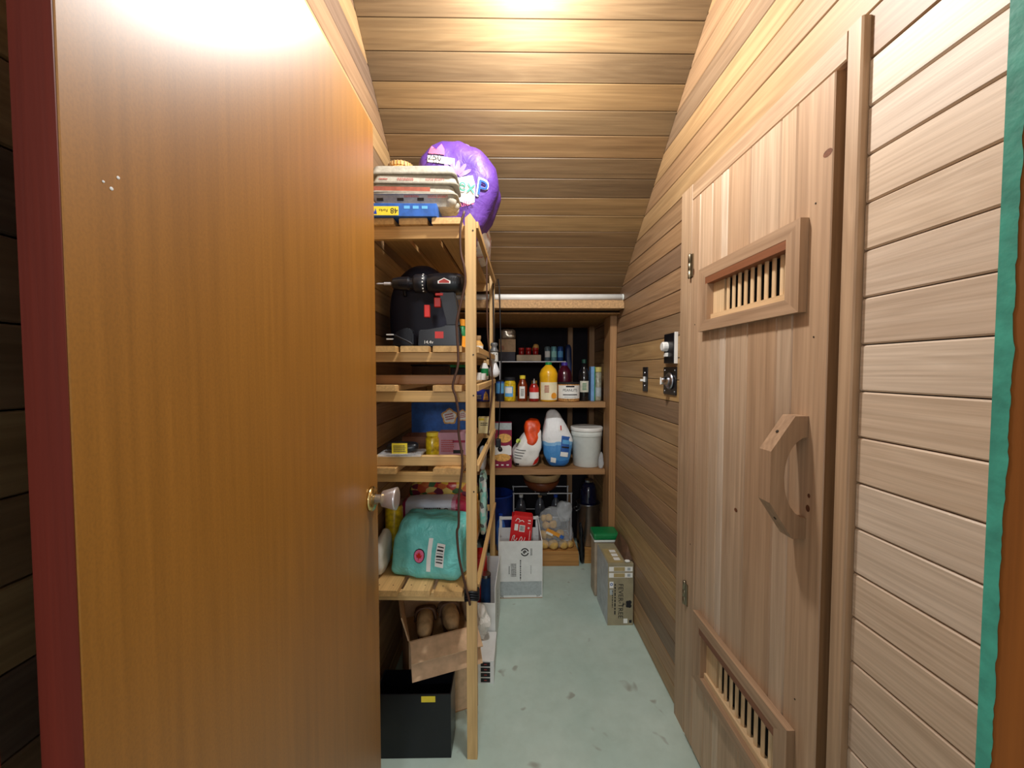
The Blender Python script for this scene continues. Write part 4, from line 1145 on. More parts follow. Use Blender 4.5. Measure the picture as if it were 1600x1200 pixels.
LP = [(-0.088, 1.70, 1.880), (-0.088, 1.71, 1.70), (-0.086, 1.72, 1.55), (-0.078, 1.735, 1.47), (-0.066, 1.75, 1.36), (-0.069, 1.75, 1.27), (-0.080, 1.75, 1.16), (-0.086, 1.74, 1.09)]
obj('cord', tube(rel(spline(LP, 5), t.location), 0.0036, 8), 'cord_brown', t, smooth=True)
t = thing('hanging_bulb', 'unlit white bulb hanging in its socket in front of the rear post', 'light bulb', (-0.073, 2.20, 1.345))
obj('bulb', lathe([(0, 0), (0.012, 0.0015), (0.024, 0.009), (0.0305, 0.022), (0.0315, 0.034), (0.0275, 0.050), (0.019, 0.070), (0.0145, 0.082), (0.014, 0.090)], 28), 'bulb', t, smooth=True)
so = obj('socket', lathe([(0.020, 0.088), (0.0235, 0.092), (0.0235, 0.140), (0.020, 0.144)], 20), 'porcelain', t)
for i in range(3): obj('mark', bx(bmesh.new(), -0.002, 0.002, -0.0245, -0.0235, 0.128, 0.136), 'ink', so, mtx=Matrix.Rotation(R(-35 + 35 * i), 4, 'Z'))
obj('socket_cap', lathe([(0.024, 0.1445), (0.025, 0.152), (0.017, 0.166), (0.015, 0.176), (0.022, 0.186), (0.019, 0.196), (0.008, 0.200)], 20), 'zinc', t, smooth=True)
obj('cord', tube(spline([(0, 0, 0.200), (-0.001, 0.005, 0.30), (-0.004, 0.02, 0.42), (-0.006, 0.035, 0.52), (-0.004, 0.048, 0.598)]), 0.0042, 8), 'cord_black', t, smooth=True)
t = thing('switch_cord', 'black cord with an inline plug hanging in front of the pantry shelves', 'cord', (-0.045, 2.24, 1.94))
SP_ = [(-0.052, 2.272, 1.92), (-0.043, 2.25, 1.85), (-0.038, 2.24, 1.65), (-0.033, 2.24, 1.45), (-0.037, 2.24, 1.30), (-0.042, 2.24, 1.15), (-0.050, 2.24, 1.0), (-0.055, 2.24, 0.985)]
obj('cord', tube(rel(spline(SP_, 6), t.location), 0.0035, 8), 'cord_black', t, smooth=True)
obj('plug', bx(bmesh.new(), -0.022, 0.010, -0.014, 0.014, -1.005, -0.955, 0.006), 'blacksoft', t)
obj('plug_end', lathe([(0.006, 0), (0.013, 0.006), (0.013, 0.022), (0.006, 0.028)], 12), 'black', t, mtx=Matrix.Translation((0.000, 0, -1.005)) @ Matrix.Rotation(R(158), 4, 'Y'), smooth=True)

# ------------------------------------------------------------------ pantry shelves across the back
ps = thing('pantry_shelf', 'built-in brown pantry shelving across the back wall', 'shelf', (0.09, 2.8, 0))
def pb(name, x0, x1, y0, y1, z0, z1, mat, ax='x'):
    L = {'x': x1 - x0, 'z': z1 - z0}[ax]
    if ax == 'x': return plank(name, (x0 - 0.09, (y0 + y1) / 2 - 2.8, z0), (x1 - 0.09, (y0 + y1) / 2 - 2.8, z0), y1 - y0, z1 - z0, (0, 0, 1), mat, ps, 0.0012)
    return plank(name, ((x0 + x1) / 2 - 0.09, y1 - 2.8, z0), ((x0 + x1) / 2 - 0.09, y1 - 2.8, z1), x1 - x0, y1 - y0, (0, -1, 0), mat, ps, 0.0012)
SA, SB = 1.178, 0.735
XL, XR = WL + 0.004, 0.646
for zt in (SA, SB):
    for a, c_ in ((2.50, 2.64), (2.642, 2.85), (2.852, 3.085)):
        pb('board', XL, XR, a, c_, zt - 0.036, zt, 'pantry_wood')
SA += 0.0008; SB += 0.0008
pb('post', 0.648, 0.690, 2.41, 2.56, 0, 1.728, 'pantry_wood', 'z')
pb('post', 0.648, 0.690, 3.02, 3.085, 0, 1.728, 'pantry_wood', 'z')
pb('post', 0.490, 0.530, 3.086, 3.118, 0, 1.728, 'pantry_wood', 'z')
pb('post', XL, XL + 0.04, 2.455, 2.495, 0, 1.728, 'pantry_wood', 'z')
pb('post', XL, XL + 0.04, 3.086, 3.118, 0, 1.728, 'pantry_wood', 'z')
o = pb('cover_sheet', XL, 0.690, 2.345, 3.118, 1.7285, 1.737, 'hardboard'); o['label'] = 'thin brown hardboard sheet on top'
bm_ = thing('ledge_beam', 'tan ledge board under the white tube where the ceiling meets the shelves', 'beam', (0.09, 2.35, 1.7375))
b = bmesh.new(); bx(b, WL + 0.004 - 0.09, WR - 0.002 - 0.09, -0.075, 0.10, 0.014, 0.062, 0.002); obj('board', b, 'chip', bm_)
b = bmesh.new(); bx(b, WL + 0.004 - 0.09, WR - 0.002 - 0.09, -0.088, -0.0755, 0.012, 0.048, 0.002); obj('lip', b, 'chip', bm_)
b = bmesh.new(); bx(b, WL + 0.004 - 0.09, WR - 0.03 - 0.09, 0.02, 0.10, 0.0, 0.0135); obj('spacer', b, 'dark', bm_)
o = obj('backboard', bx(bmesh.new(), WL + 0.004 - 0.09, WR - 0.002 - 0.09, 0.030, 0.040, 0.0625, 0.090), 'pantry_wood', bm_)
t = thing('white_tube', 'long white plastic tube lying on the ledge under the sloping ceiling', 'tube', (0.09, 2.295, 1.8003 + 0.0185))
obj('tube', tube([(-0.585, 0.012, 0), (0.0, 0.004, 0), (0.592, -0.008, 0)], 0.0185, 20), 'white', t, smooth=True)
obj('end_cap', tube([(0.592, -0.008, 0), (0.600, -0.008, 0)], 0.0192, 20), 'offwhite', t)

# upper wire rack and what stands on it
t = thing('wire_rack', 'white wire rack standing on the upper pantry shelf', 'rack', (0.19, 2.86, SA))
b = bmesh.new(); tube([(-0.25, -0.10, 0.268), (0.235, -0.10, 0.268)], 0.0035, 6, b); obj('front_wire', b, 'white_enamel', t)
for i in range(5):
    b = bmesh.new(); tube([(-0.25, -0.075 + 0.055 * i, 0.268), (0.235, -0.075 + 0.055 * i, 0.268)], 0.0025, 6, b); obj('wire', b, 'white_enamel', t)
for x in (-0.24, 0.228):
    for y in (-0.10, 0.16):
        b = bmesh.new(); tube([(x, y, 0), (x, y, 0.2645)], 0.0032, 6, b); obj('leg', b, 'white_enamel', t)
    b = bmesh.new(); tube([(x, -0.10, 0.268), (x, 0.16, 0.268)], 0.0032, 6, b); obj('side_wire', b, 'white_enamel', t)
ZW = SA + 0.2725
tag(obj('grey_box', bx(bmesh.new(), -0.062, 0.056, -0.06, 0.06, 0, 0.0675, 0.001), plain('grey_card', (70, 68, 80), 0.6), None, (0.005, 2.86, ZW)), 'dark grey box at the left end of the wire rack', 'box')
t = thing('carton_box', 'brown carton stacked on the dark grey box', 'box', (0.005, 2.86, ZW + 0.068))
obj('box_body', bx(bmesh.new(), -0.062, 0.058, -0.06, 0.06, 0, 0.092, 0.001), 'cardboard', t)
lines((-0.035, -0.0606, 0.03), FX, FU, 0.02, 0.03, 3, 'redink', t, 60)
tag(obj('foil_packet', soft(0.115, 0.10, 0.075, 5, 7, 0.006, 30, 81), plain('foil', (206, 190, 170), 0.25, 0.7, 0.1, bump=0.3), None, (0.005, 2.86, ZW + 0.1605), smooth=True), 'crinkled foil packet on top of the brown carton', 'packet')
t = thing('white_tray', 'cream tray of red jars on the wire rack', 'tray', (0.165, 2.86, ZW))
obj('tray', bx(bmesh.new(), -0.095, 0.085, -0.06, 0.06, 0, 0.047, 0.006), plain('cream_tray', (206, 186, 156), 0.6), t)
for i, (x, lb) in enumerate(((-0.052, 'leftmost red-lidded jar on the cream tray'), (0.0, 'middle red-lidded jar on the cream tray'), (0.052, 'rightmost red-lidded jar on the cream tray'))):
    bottle('spice_jar', lb, 'jar', (0.160 + x, 2.85, ZW + 0.0475), [(0.020, 0), (0.022, 0.006), (0.022, 0.032), (0.018, 0.038)], 'redsauce', [(0.021, 0.038), (0.021, 0.052), (0, 0.0525)], 'red', group='red jars on the tray')
t = thing('snack_packet', 'crumpled tan packet behind the red jars', 'packet', (0.215, 2.905, ZW + 0.0475))
obj('wrap', soft(0.05, 0.03, 0.085, 2.6, 6, 0.006, 25, 83), 'cookie', t, smooth=True)
for i, (x, lb) in enumerate(((0.300, 'grey-blue can leftmost of three on the wire rack'), (0.348, 'pale blue can between two others on the wire rack'), (0.396, 'blue can rightmost on the wire rack'))):
    t = bottle('drink_can', lb, 'can', (x, 2.85, ZW), [(0.019, 0), (0.022, 0.005), (0.022, 0.100), (0.018, 0.108), (0.017, 0.110)], plain('can_paint_%d' % i, [(110, 130, 140), (120, 180, 190), (50, 90, 160)][i], 0.35, 0.3), group='cans on the wire rack')
    obj('label', band(0.0224, 0.03, 0.075, -60, 60), ['paper', 'mint', 'lightblue'][i], t)
t = thing('blue_packet', 'dark blue packet hanging over the right end of the wire rack', 'packet', (0.455, 2.86, SA))
obj('wrap', soft(0.05, 0.10, 0.40, 4, 8, 0.006, 14, 87), plain('navy_wrap', (26, 44, 86), 0.4, bump=0.3), t, smooth=True)

# upper pantry shelf
G = 'jars and bottles on the upper pantry shelf'
YA = 2.575
t = thing('blue_carton', 'blue carton at the left end of the upper pantry shelf', 'carton', (-0.175, 2.58, SA))
obj('box_body', bx(bmesh.new(), -0.06, 0.07, -0.03, 0.03, 0, 0.085, 0.001), plain('cobalt_card', (44, 52, 150), 0.5, var=0.08), t)
poly2d((0.035, -0.0306, 0.038), FX, FU, [(-.018, -.03), (.018, -.03), (.012, .01), (0, .032), (-.012, .01)], 'cookie', t, 'picture')
lines((-0.02, -0.0306, 0.03), FX, FU, 0.05, 0.03, 3, 'paper', t, 15)
t = bottle('blue_can', 'light blue can with dark base left of the yellow jar', 'can', (-0.045, YA + 0.01, SA), [(0.026, 0), (0.028, 0.004), (0.028, 0.125), (0.024, 0.132)], 'blue_box', [(0.026, 0.132), (0.026, 0.142), (0, 0.143)], 'ink', group=G)
obj('label', band(0.0286, 0.055, 0.12, -80, 80), 'lightblue', t); obj('label', band(0.0286, 0.004, 0.05, -80, 80), 'ink', t)
t = bottle('pepper_jar', 'yellow jar with blue and white label and dark lid', 'jar', (0.020, YA, SA), [(0.036, 0), (0.040, 0.006), (0.040, 0.120), (0.033, 0.136), (0.033, 0.140)], 'mustard', [(0.036, 0.138), (0.036, 0.160), (0, 0.161)], 'ink', group=G)
obj('label', band(0.0406, 0.032, 0.100, -55, 30), 'lightblue', t); obj('label', band(0.0409, 0.055, 0.095, -48, 20), 'paper', t)
t = bottle('sauce_bottle', 'amber sauce bottle with a yellow cap', 'bottle', (0.105, YA, SA), [(0.030, 0), (0.033, 0.005), (0.033, 0.105), (0.028, 0.120), (0.020, 0.140), (0.018, 0.152)], 'amber', [(0.019, 0.150), (0.019, 0.172), (0, 0.173)], 'yellow', group=G)
obj('label', band(0.0336, 0.020, 0.100, -40, 25), 'paper', t)
lb = lines((-0.002, -0.0345, 0.06), FX, FU, 0.022, 0.05, 6, 'ink', t, 16)
t = bottle('relish_jar', 'small red jar with a red and white label', 'jar', (0.181, YA - 0.02, SA), [(0.030, 0), (0.033, 0.005), (0.033, 0.090), (0.022, 0.112), (0.018, 0.120)], 'redsauce', [(0.020, 0.119), (0.020, 0.138), (0.006, 0.141), (0.005, 0.150), (0, 0.151)], 'chrome', group=G)
obj('label', band(0.0336, 0.020, 0.062, -65, 65), 'paper', t); obj('label', band(0.0339, 0.062, 0.092, -55, 55), 'red', t)
t = bottle('juice_bottle', 'tall orange juice bottle with a green cap and white label', 'bottle', (0.279, YA - 0.005, SA), [(0.054, 0), (0.059, 0.008), (0.058, 0.05), (0.060, 0.10), (0.059, 0.145), (0.0615, 0.165), (0.061, 0.185), (0.048, 0.215), (0.024, 0.238), (0.019, 0.245)], 'oj', [(0.022, 0.243), (0.022, 0.262), (0, 0.263)], 'green', group=G)
obj('label', band(0.0614, 0.012, 0.128, -62, 62), plain('pale_label', (238, 226, 190), 0.5, var=0.03), t)
P_ = [(0.022 * math.cos(2 * PI * q / 14), 0.020 * math.sin(2 * PI * q / 14)) for q in range(14)]
poly2d((0.030, -0.0570, 0.040), (0.86, 0.5, 0), FU, P_, 'orange_print', t, 'fruit_picture')
lines((-0.018, -0.0628, 0.085), (1, -0.2, 0), FU, 0.030, 0.05, 4, 'redink', t, 17)
t = bottle('grape_bottle', 'dark purple juice bottle behind the peanut tin', 'bottle', (0.405, YA + 0.125, SA), [(0.050, 0), (0.054, 0.006), (0.054, 0.13), (0.056, 0.16), (0.046, 0.20), (0.024, 0.235), (0.019, 0.242)], 'grape', [(0.022, 0.24), (0.022, 0.262), (0, 0.263)], plain('violet_cap', (70, 50, 150), 0.4), group=G)
t = bottle('peanut_tin', 'wide round jar of peanuts with a white label', 'jar', (0.413, YA - 0.01, SA), [(0.068, 0), (0.073, 0.006), (0.073, 0.112), (0.070, 0.116)], 'nuts', [(0.074, 0.1165), (0.074, 0.127), (0, 0.128)], 'ink', group=G)
obj('label', band(0.0737, 0.022, 0.108, -75, 75, 20), 'paper', t)
obj('title_bar', band(0.0742, 0.096, 0.106, -22, 22, 8), 'ink', t)
def wraptext(s, r_, z, size, mat, par):
    o_ = text(s, (0, 0, 0), FX, FU, size, mat, par)
    me = o_.data; o_.matrix_basis = Matrix.Identity(4)
    for v_ in me.vertices:
        a = v_.co.x / r_
        v_.co = (r_ * math.sin(a), -r_ * math.cos(a), z + v_.co.y)
    return o_
wraptext('PEANUTS', 0.0748, 0.076, 0.024, 'ink', t)
for i in range(2): obj('print_line', band(0.0745, 0.044 + 0.010 * i, 0.050 + 0.010 * i, -38, 40, 8), 'ink', t) if i == 0 else None
obj('print_line', band(0.0745, 0.030, 0.033, -30, 30, 8), 'greyblue', t)
t = bottle('wine_bottle', 'black glass bottle with a white label right of the peanut jar', 'bottle', (0.522, YA + 0.02, SA), [(0.033, 0), (0.036, 0.005), (0.036, 0.175), (0.030, 0.200), (0.015, 0.225), (0.013, 0.262)], 'darkglass', [(0.0145, 0.255), (0.0145, 0.280), (0, 0.281)], plain('dark_green_cap', (20, 60, 48), 0.4), group=G)
obj('label', band(0.0366, 0.060, 0.135, -55, 45), plain('cream_label', (206, 206, 190), 0.6), t); lines((-0.003, -0.0378, 0.098), FX, FU, 0.028, 0.05, 5, 'green', t, 18)
obj('shoulder_label', band(0.0330, 0.178, 0.186, -60, 60, 8), 'steel', t)
t = thing('blue_book_box', 'narrow light blue box beside the black glass bottle', 'box', (0.580, YA + 0.03, SA))
obj('box_body', bx(bmesh.new(), -0.014, 0.014, -0.03, 0.03, 0, 0.232, 0.001), plain('pale_blue_card', (110, 150, 196), 0.5), t)
quad('dark_edge', (0.011, -0.0306, 0.116), FX, FU, 0.006, 0.23, 'green', t)
t = bottle('oil_jar', 'pale jar with a yellow lid at the right end of the upper pantry shelf', 'jar', (0.621, YA + 0.035, SA), [(0.022, 0), (0.0235, 0.006), (0.0235, 0.185), (0.020, 0.195)], plain('pale_glass_jar', (150, 148, 130), 0.2, var=0.2, scale=50, coat=0.4), [(0.0238, 0.196), (0.0245, 0.228), (0, 0.229)], plain('khaki_lid', (206, 190, 110), 0.5), group=G)
obj('label', band(0.0240, 0.03, 0.09, -60, 60), 'greyblue', t)

# lower pantry shelf
t = thing('cereal_box', 'maroon cereal box with cookie pictures behind the rear post', 'box', (-0.030, 2.575, SB))
obj('box_body', bx(bmesh.new(), -0.062, 0.062, -0.032, 0.032, 0, 0.300, 0.001), 'maroon', t)
quad('grey_top', (0, -0.0326, 0.277), FX, FU, 0.122, 0.046, 'greyblue', t)
poly2d((0.012, -0.0330, 0.198), FX, FU, [(0.048 * math.cos(2 * PI * q / 18), 0.030 * math.sin(2 * PI * q / 18)) for q in range(18)], 'cookie', t, 'cookie_picture')
poly2d((0.0, -0.0330, 0.120), FX, FU, [(-.06, -.035), (.06, -.035), (.06, .02), (.045, .032), (.02, .026), (-.06, .03)], 'paper', t, 'white_splash')
poly2d((0.0, -0.0334, 0.068), FX, FU, [(0.056 * math.cos(2 * PI * q / 18), 0.026 * math.sin(2 * PI * q / 18)) for q in range(18)], 'cookie', t, 'cookie_picture')
for i in range(3): quad('print_mark', (-0.035 + 0.035 * i, -0.0330, 0.018), FX, FU, 0.016, 0.008, 'paper', t)
t = thing('orange_bag', 'white bag with a folded orange top on the lower pantry shelf', 'bag', (0.126, 2.600, SB))
def ob(x, y, z): return (1.0 if z < 0.45 else 1 - 0.75 * (z - 0.45), 1 if z < 0.5 else 1 - 1.0 * (z - 0.5), 0.10 * max(0, z - 0.35), 0.04 * max(0, z - 0.5))
og = obj('bag', soft(0.186, 0.13, 0.255, 4, 13, 0.007, 13, 91, ob), plain('white_bag', (232, 232, 228), 0.4, var=0.03, bump=0.4), t, smooth=True)
o = obj('orange_fold', soft(0.120, 0.085, 0.195, 3, 10, 0.009, 16, 93, lambda x, y, z: (1 - 0.25 * (1 - z), 1, 0.012 - 0.0 * z, 0.03 * z)), plain('orange_wrap', (226, 76, 24), 0.35, var=0.12, bump=0.5), t, (0.028, -0.030, 0.135), smooth=True)
o.rotation_euler = (R(-14), R(4), 0)
decal('orange_corner', [(0.045, 0.012), (0.085, 0.03), (0.088, 0.075), (0.06, 0.05)], 'red', t, og.data, 0.003)
decal('green_mark', [(-0.05 + 0.016 * math.cos(2 * PI * q / 10), 0.178 + 0.016 * math.sin(2 * PI * q / 10)) for q in range(10)], plain('lime_print', (186, 206, 90), 0.5), t, og.data, 0.003)
for i in range(4): decal('print_line', [(-0.075, 0.125 - 0.018 * i), (0.0 - 0.01 * i, 0.118 - 0.018 * i), (0.0 - 0.01 * i, 0.114 - 0.018 * i), (-0.075, 0.121 - 0.018 * i)], 'ink', t, og.data, 0.003)
decal('print_block', [(-0.07, 0.030), (-0.045, 0.028), (-0.045, 0.012), (-0.07, 0.014)], 'ink', t, og.data, 0.003)
t = thing('flour_bag', 'white and blue bag standing left of the white bucket', 'bag', (0.343, 2.595, SB))
def fb(x, y, z): return (0.90 + 0.5 * z * (1 - z) if z < 0.5 else 1.02 * (1 - 1.15 * (z - 0.5)), 1 if z < 0.55 else 1 - 1.25 * (z - 0.55), -0.06 * max(0, z - 0.45), 0.03 * z)
fg = obj('bag', soft(0.200, 0.15, 0.385, 3.4, 14, 0.009, 11, 95, fb), 'bluebag', t, smooth=True)
decal('blue_panel', [(0.022, 0.215), (0.078, 0.205), (0.068, 0.070), (0.010, 0.080)], 'blue_box', t, fg.data, 0.003)
decal('pale_panel', [(0.028, 0.190), (0.074, 0.182), (0.072, 0.155), (0.024, 0.163)], 'lightblue', t, fg.data, 0.0045)
decal('paper_panel', [(0.014, 0.110), (0.066, 0.102), (0.062, 0.072), (0.010, 0.080)], 'paper', t, fg.data, 0.0045)
decal('navy_bar', [(0.022, 0.146), (0.072, 0.139), (0.071, 0.129), (0.020, 0.136)], 'ink', t, fg.data, 0.0045)
decal('red_badge', [(0.020 + 0.020 * math.cos(2 * PI * q / 12), 0.262 + 0.020 * math.sin(2 * PI * q / 12)) for q in range(12)], 'paper', t, fg.data, 0.0035)
decal('red_badge', [(0.014, 0.280), (0.022, 0.280), (0.022, 0.250), (0.014, 0.250)], 'red', t, fg.data, 0.005)
decal('white_tag', [(-0.050, 0.072), (-0.016, 0.066), (-0.018, 0.032), (-0.052, 0.038)], 'paper', t, fg.data, 0.0035)
t = thing('white_bucket', 'white plastic bucket with a lid on the lower pantry shelf', 'bucket', (0.548, 2.62, SB))
obj('body', lathe([(0.088, 0), (0.092, 0.004), (0.102, 0.235), (0.104, 0.238), (0.104, 0.248)], 36), 'offwhite', t, smooth=True)
obj('lid', lathe([(0.106, 0.238), (0.109, 0.243), (0.109, 0.262), (0.104, 0.266), (0.098, 0.262), (0, 0.262)], 36), 'white', t, smooth=True)
obj('rim_band', lathe([(0.1035, 0.205), (0.1055, 0.207), (0.1055, 0.232), (0.104, 0.236)], 36), 'offwhite', t, smooth=True)
t = thing('plastic_bag', 'thin white plastic bag tucked beside the bucket and the post', 'bag', (0.617, 2.516, SB))
obj('bag', soft(0.044, 0.026, 0.11, 2.6, 7, 0.004, 28, 97, lambda x, y, z: (1 - 0.5 * z, 1 - 0.4 * z, 0.006, 0)), 'bag_clear', t, smooth=True)

# ------------------------------------------------------------------ under the pantry shelves
def platform(t, w_, d_, h_):
    obj('front_block', bx(bmesh.new(), -w_ / 2, w_ / 2, 0, 0.038, 0, h_ - 0.018, 0.002), 'block_wood', t)
    obj('front_block', bx(bmesh.new(), -w_ / 2, w_ / 2, d_ - 0.038, d_, 0, h_ - 0.018, 0.002), 'block_wood', t)
    n_ = 3
    for i in range(n_):
        obj('deck_board', bx(bmesh.new(), -w_ / 2 + 0.004, w_ / 2 - 0.004, d_ * i / n_ + 0.003, d_ * (i + 1) / n_ - 0.003, h_ - 0.0175, h_, 0.0015), 'block_wood', t)
t = thing('wood_platform', 'low wooden platform carrying the potatoes and the wire basket', 'platform', (0.20, 2.665, 0)); platform(t, 0.62, 0.40, 0.105)
t = thing('wood_platform', 'short wooden platform under the steel pot by the right wall', 'platform', (0.615, 2.70, 0)); platform(t, 0.120, 0.29, 0.095)
ZP = 0.1058
t = thing('blue_bin', 'large blue plastic bin behind the white box', 'bin', (-0.075, 2.88, ZP))
b = lathe([(0.105, 0), (0.11, 0.01), (0.122, 0.34), (0.128, 0.342), (0.128, 0.356), (0.119, 0.356), (0.106, 0.02), (0, 0.02)], 32)
obj('body', b, 'blue', t, smooth=True)
t = bottle('water_bottle', 'clear blue plastic bottle standing left of the white box', 'bottle', (-0.045, 2.705, ZP), [(0.030, 0), (0.034, 0.006), (0.034, 0.17), (0.024, 0.205), (0.013, 0.225), (0.013, 0.235)], plain('blue_clear_plastic', (70, 120, 210), 0.08, var=0.1, coat=0.6), [(0.0155, 0.235), (0.0155, 0.255), (0, 0.256)], 'blue')
t = thing('wire_basket', 'white wire basket frame behind the bag of potatoes', 'basket', (0.262, 2.88, ZP))
def rect(b, y, x0, x1, z0, z1, r_):
    tube(spline([(x0, y, z0), (x0, y, (z0 + z1) / 2), (x0, y, z1 - 0.01), (x0 + 0.01, y, z1), ((x0 + x1) / 2, y, z1), (x1 - 0.01, y, z1), (x1, y, z1 - 0.01), (x1, y, (z0 + z1) / 2), (x1, y, z0)], 3), r_, 6, b)
for y in (-0.085, 0.085):
    b = bmesh.new(); rect(b, y, -0.212, 0.212, 0.0045, 0.372, 0.0045); obj('frame_hoop', b, 'white_enamel', t, smooth=True)
    for z in (0.195, 0.02):
        b = bmesh.new(); tube([(-0.212, y, z), (0.212, y, z)], 0.0035, 6, b); obj('wire', b, 'white_enamel', t)
for x in (-0.05, 0.05):
    b = bmesh.new(); tube([(x, -0.085, 0.372), (x, 0.085, 0.372)], 0.0035, 6, b); obj('wire', b, 'white_enamel', t)
for x in (-0.212, 0.212):
    for z in (0.02, 0.195):
        b = bmesh.new(); tube([(x, -0.085, z), (x, 0.085, z)], 0.0035, 6, b); obj('wire', b, 'white_enamel', t)
obj('clip', bx(bmesh.new(), -0.022, 0.034, -0.092, -0.080, 0.358, 0.3785, 0.003), 'black', t)
for x, lb, cm in ((-0.155, 'clear bottle leftmost in the wire basket', 'white'), (-0.01, 'clear bottle with pale label in the middle of the wire basket', 'tan'), (0.11, 'clear bottle with blue cap rightmost in the wire basket', 'blue')):
    t = bottle('clear_bottle', lb, 'bottle', (0.262 + x, 2.89, ZP), [(0.036, 0), (0.040, 0.006), (0.040, 0.23), (0.028, 0.285), (0.013, 0.305), (0.013, 0.315)], plain('smoky_clear_plastic', (78, 82, 92), 0.1, var=0.2, coat=0.6), [(0.0155, 0.315), (0.0155, 0.335), (0, 0.336)], cm, group='bottles in the wire basket')
    obj('label', band(0.0406, 0.10, 0.17, -70, 70), 'greyblue', t)
t = thing('mixing_bowl', 'large tan and brown mixing bowl under the lower pantry shelf', 'bowl', (0.262, 2.89, ZP + 0.3790))
obj('inner_bowl', lathe([(0.085, 0.075), (0.128, 0.078), (0.148, 0.115), (0.154, 0.135), (0.150, 0.137), (0.140, 0.125), (0.0, 0.10)], 36), 'bowl_tan', t, smooth=True)
obj('outer_bowl', lathe([(0.06, 0), (0.09, 0.003), (0.125, 0.040), (0.137, 0.072), (0.134, 0.074), (0, 0.06)], 36), 'bowl_brown', t, smooth=True)
t = thing('potato_bag', 'crinkled clear plastic bag holding the potatoes', 'bag', (0.352, 2.728, ZP))
rp = random.Random(9)
for i, (x, y, z, r_) in enumerate(((-0.085, -0.015, 0, .040), (-0.02, -0.025, 0, .042), (0.052, -0.02, 0, .038), (0.104, 0.0, 0, .030), (-0.09, 0.0, .065, .036), (-0.04, -0.01, .072, .038), (0.03, 0.0, .07, .036), (-0.07, 0.0, .135, .034), (-0.02, 0.005, .14, .034), (-0.085, 0.005, .19, .030), (-0.05, 0.0, .195, .03))):
    o = obj('potato', soft(r_ * 1.75, r_ * 1.45, r_ * 1.65, 2.3, 5, 0.003, 30, 100 + i), 'potato', None, (0.352 + x, 2.725 + y, ZP + z), smooth=True)
    tag(o, 'yellow potato in the clear bag, ' + ('leftmost of the bottom row', 'second from the left in the bottom row', 'third from the left in the bottom row', 'rightmost of the bottom row', 'left in the second row', 'middle of the second row', 'right in the second row', 'left in the third row', 'right in the third row', 'left at the very top', 'right at the very top')[i], 'potato', 'potatoes in the clear bag')
    o.rotation_euler = (0, 0, rp.uniform(-1, 1))
b = soft(0.268, 0.105, 0.30, 3, 10, 0.012, 16, 121, lambda x, y, z: (1 - 0.45 * max(0, z - 0.35), 1 - 0.3 * z, -0.02 * z, 0))
o = obj('film', b, 'clear', t, smooth=True); o['label'] = 'crinkled clear plastic film'
b = soft(0.11, 0.07, 0.15, 2.6, 8, 0.014, 22, 123)
o = obj('gathered_neck', b, 'bag_clear', t, (0.06, -0.005, 0.19), smooth=True)
poly2d((-0.025, -0.066, 0.135), (0.9, 0, -0.4), (0.4, 0, 0.9), [(-.055, -.012), (.045, -.014), (.050, .010), (-.05, .014)], 'orange_print', t, 'paper_band')
poly2d((-0.048, -0.0675, 0.128), (0.9, 0, -0.4), (0.4, 0, 0.9), [(-.03, -.008), (.02, -.009), (.02, .006), (-.03, .008)], 'paper', t, 'paper_band')
poly2d((0.035, -0.0675, 0.105), (0.9, 0, -0.4), (0.4, 0, 0.9), [(-.014, -.012), (.014, -.012), (.014, .012), (-.014, .012)], 'blue_box', t, 'blue_sticker')
t = thing('steel_pot', 'tall shiny steel stock pot by the right wall', 'pot', (0.608, 2.83, 0.0955))
obj('body', lathe([(0.078, 0), (0.084, 0.006), (0.084, 0.30), (0.088, 0.302), (0.088, 0.308), (0.082, 0.306), (0.080, 0.02), (0, 0.02)], 32), 'steel', t, smooth=True)
obj('grip', tube(spline([(-0.078, -0.03, 0.26), (-0.098, -0.035, 0.255), (-0.098, 0.035, 0.255), (-0.078, 0.03, 0.26)]), 0.005, 8), 'steel', t, smooth=True)
t = thing('dark_jug', 'dark blue jug standing inside the steel pot', 'jug', (0.608, 2.83, 0.1165))
obj('body', lathe([(0.055, 0), (0.06, 0.01), (0.062, 0.36), (0.05, 0.42), (0.03, 0.44)], 24), plain('dark_navy_glass', (22, 26, 52), 0.1, coat=0.6), t, smooth=True)
obj('lid', lathe([(0.034, 0.44), (0.036, 0.455), (0.02, 0.468), (0, 0.469)], 20), 'chrome', t)
t = thing('black_sack', 'black plastic sack hanging down beside the steel pot', 'bag', (0.528, 2.70, 0.0))
obj('sack', soft(0.045, 0.05, 0.30, 2.8, 8, 0.008, 18, 131, lambda x, y, z: (1 - 0.5 * z, 1, -0.0 + 0.01 * (1 - z), 0)), plain('black_film', (16, 17, 22), 0.3, bump=0.4), t, smooth=True)

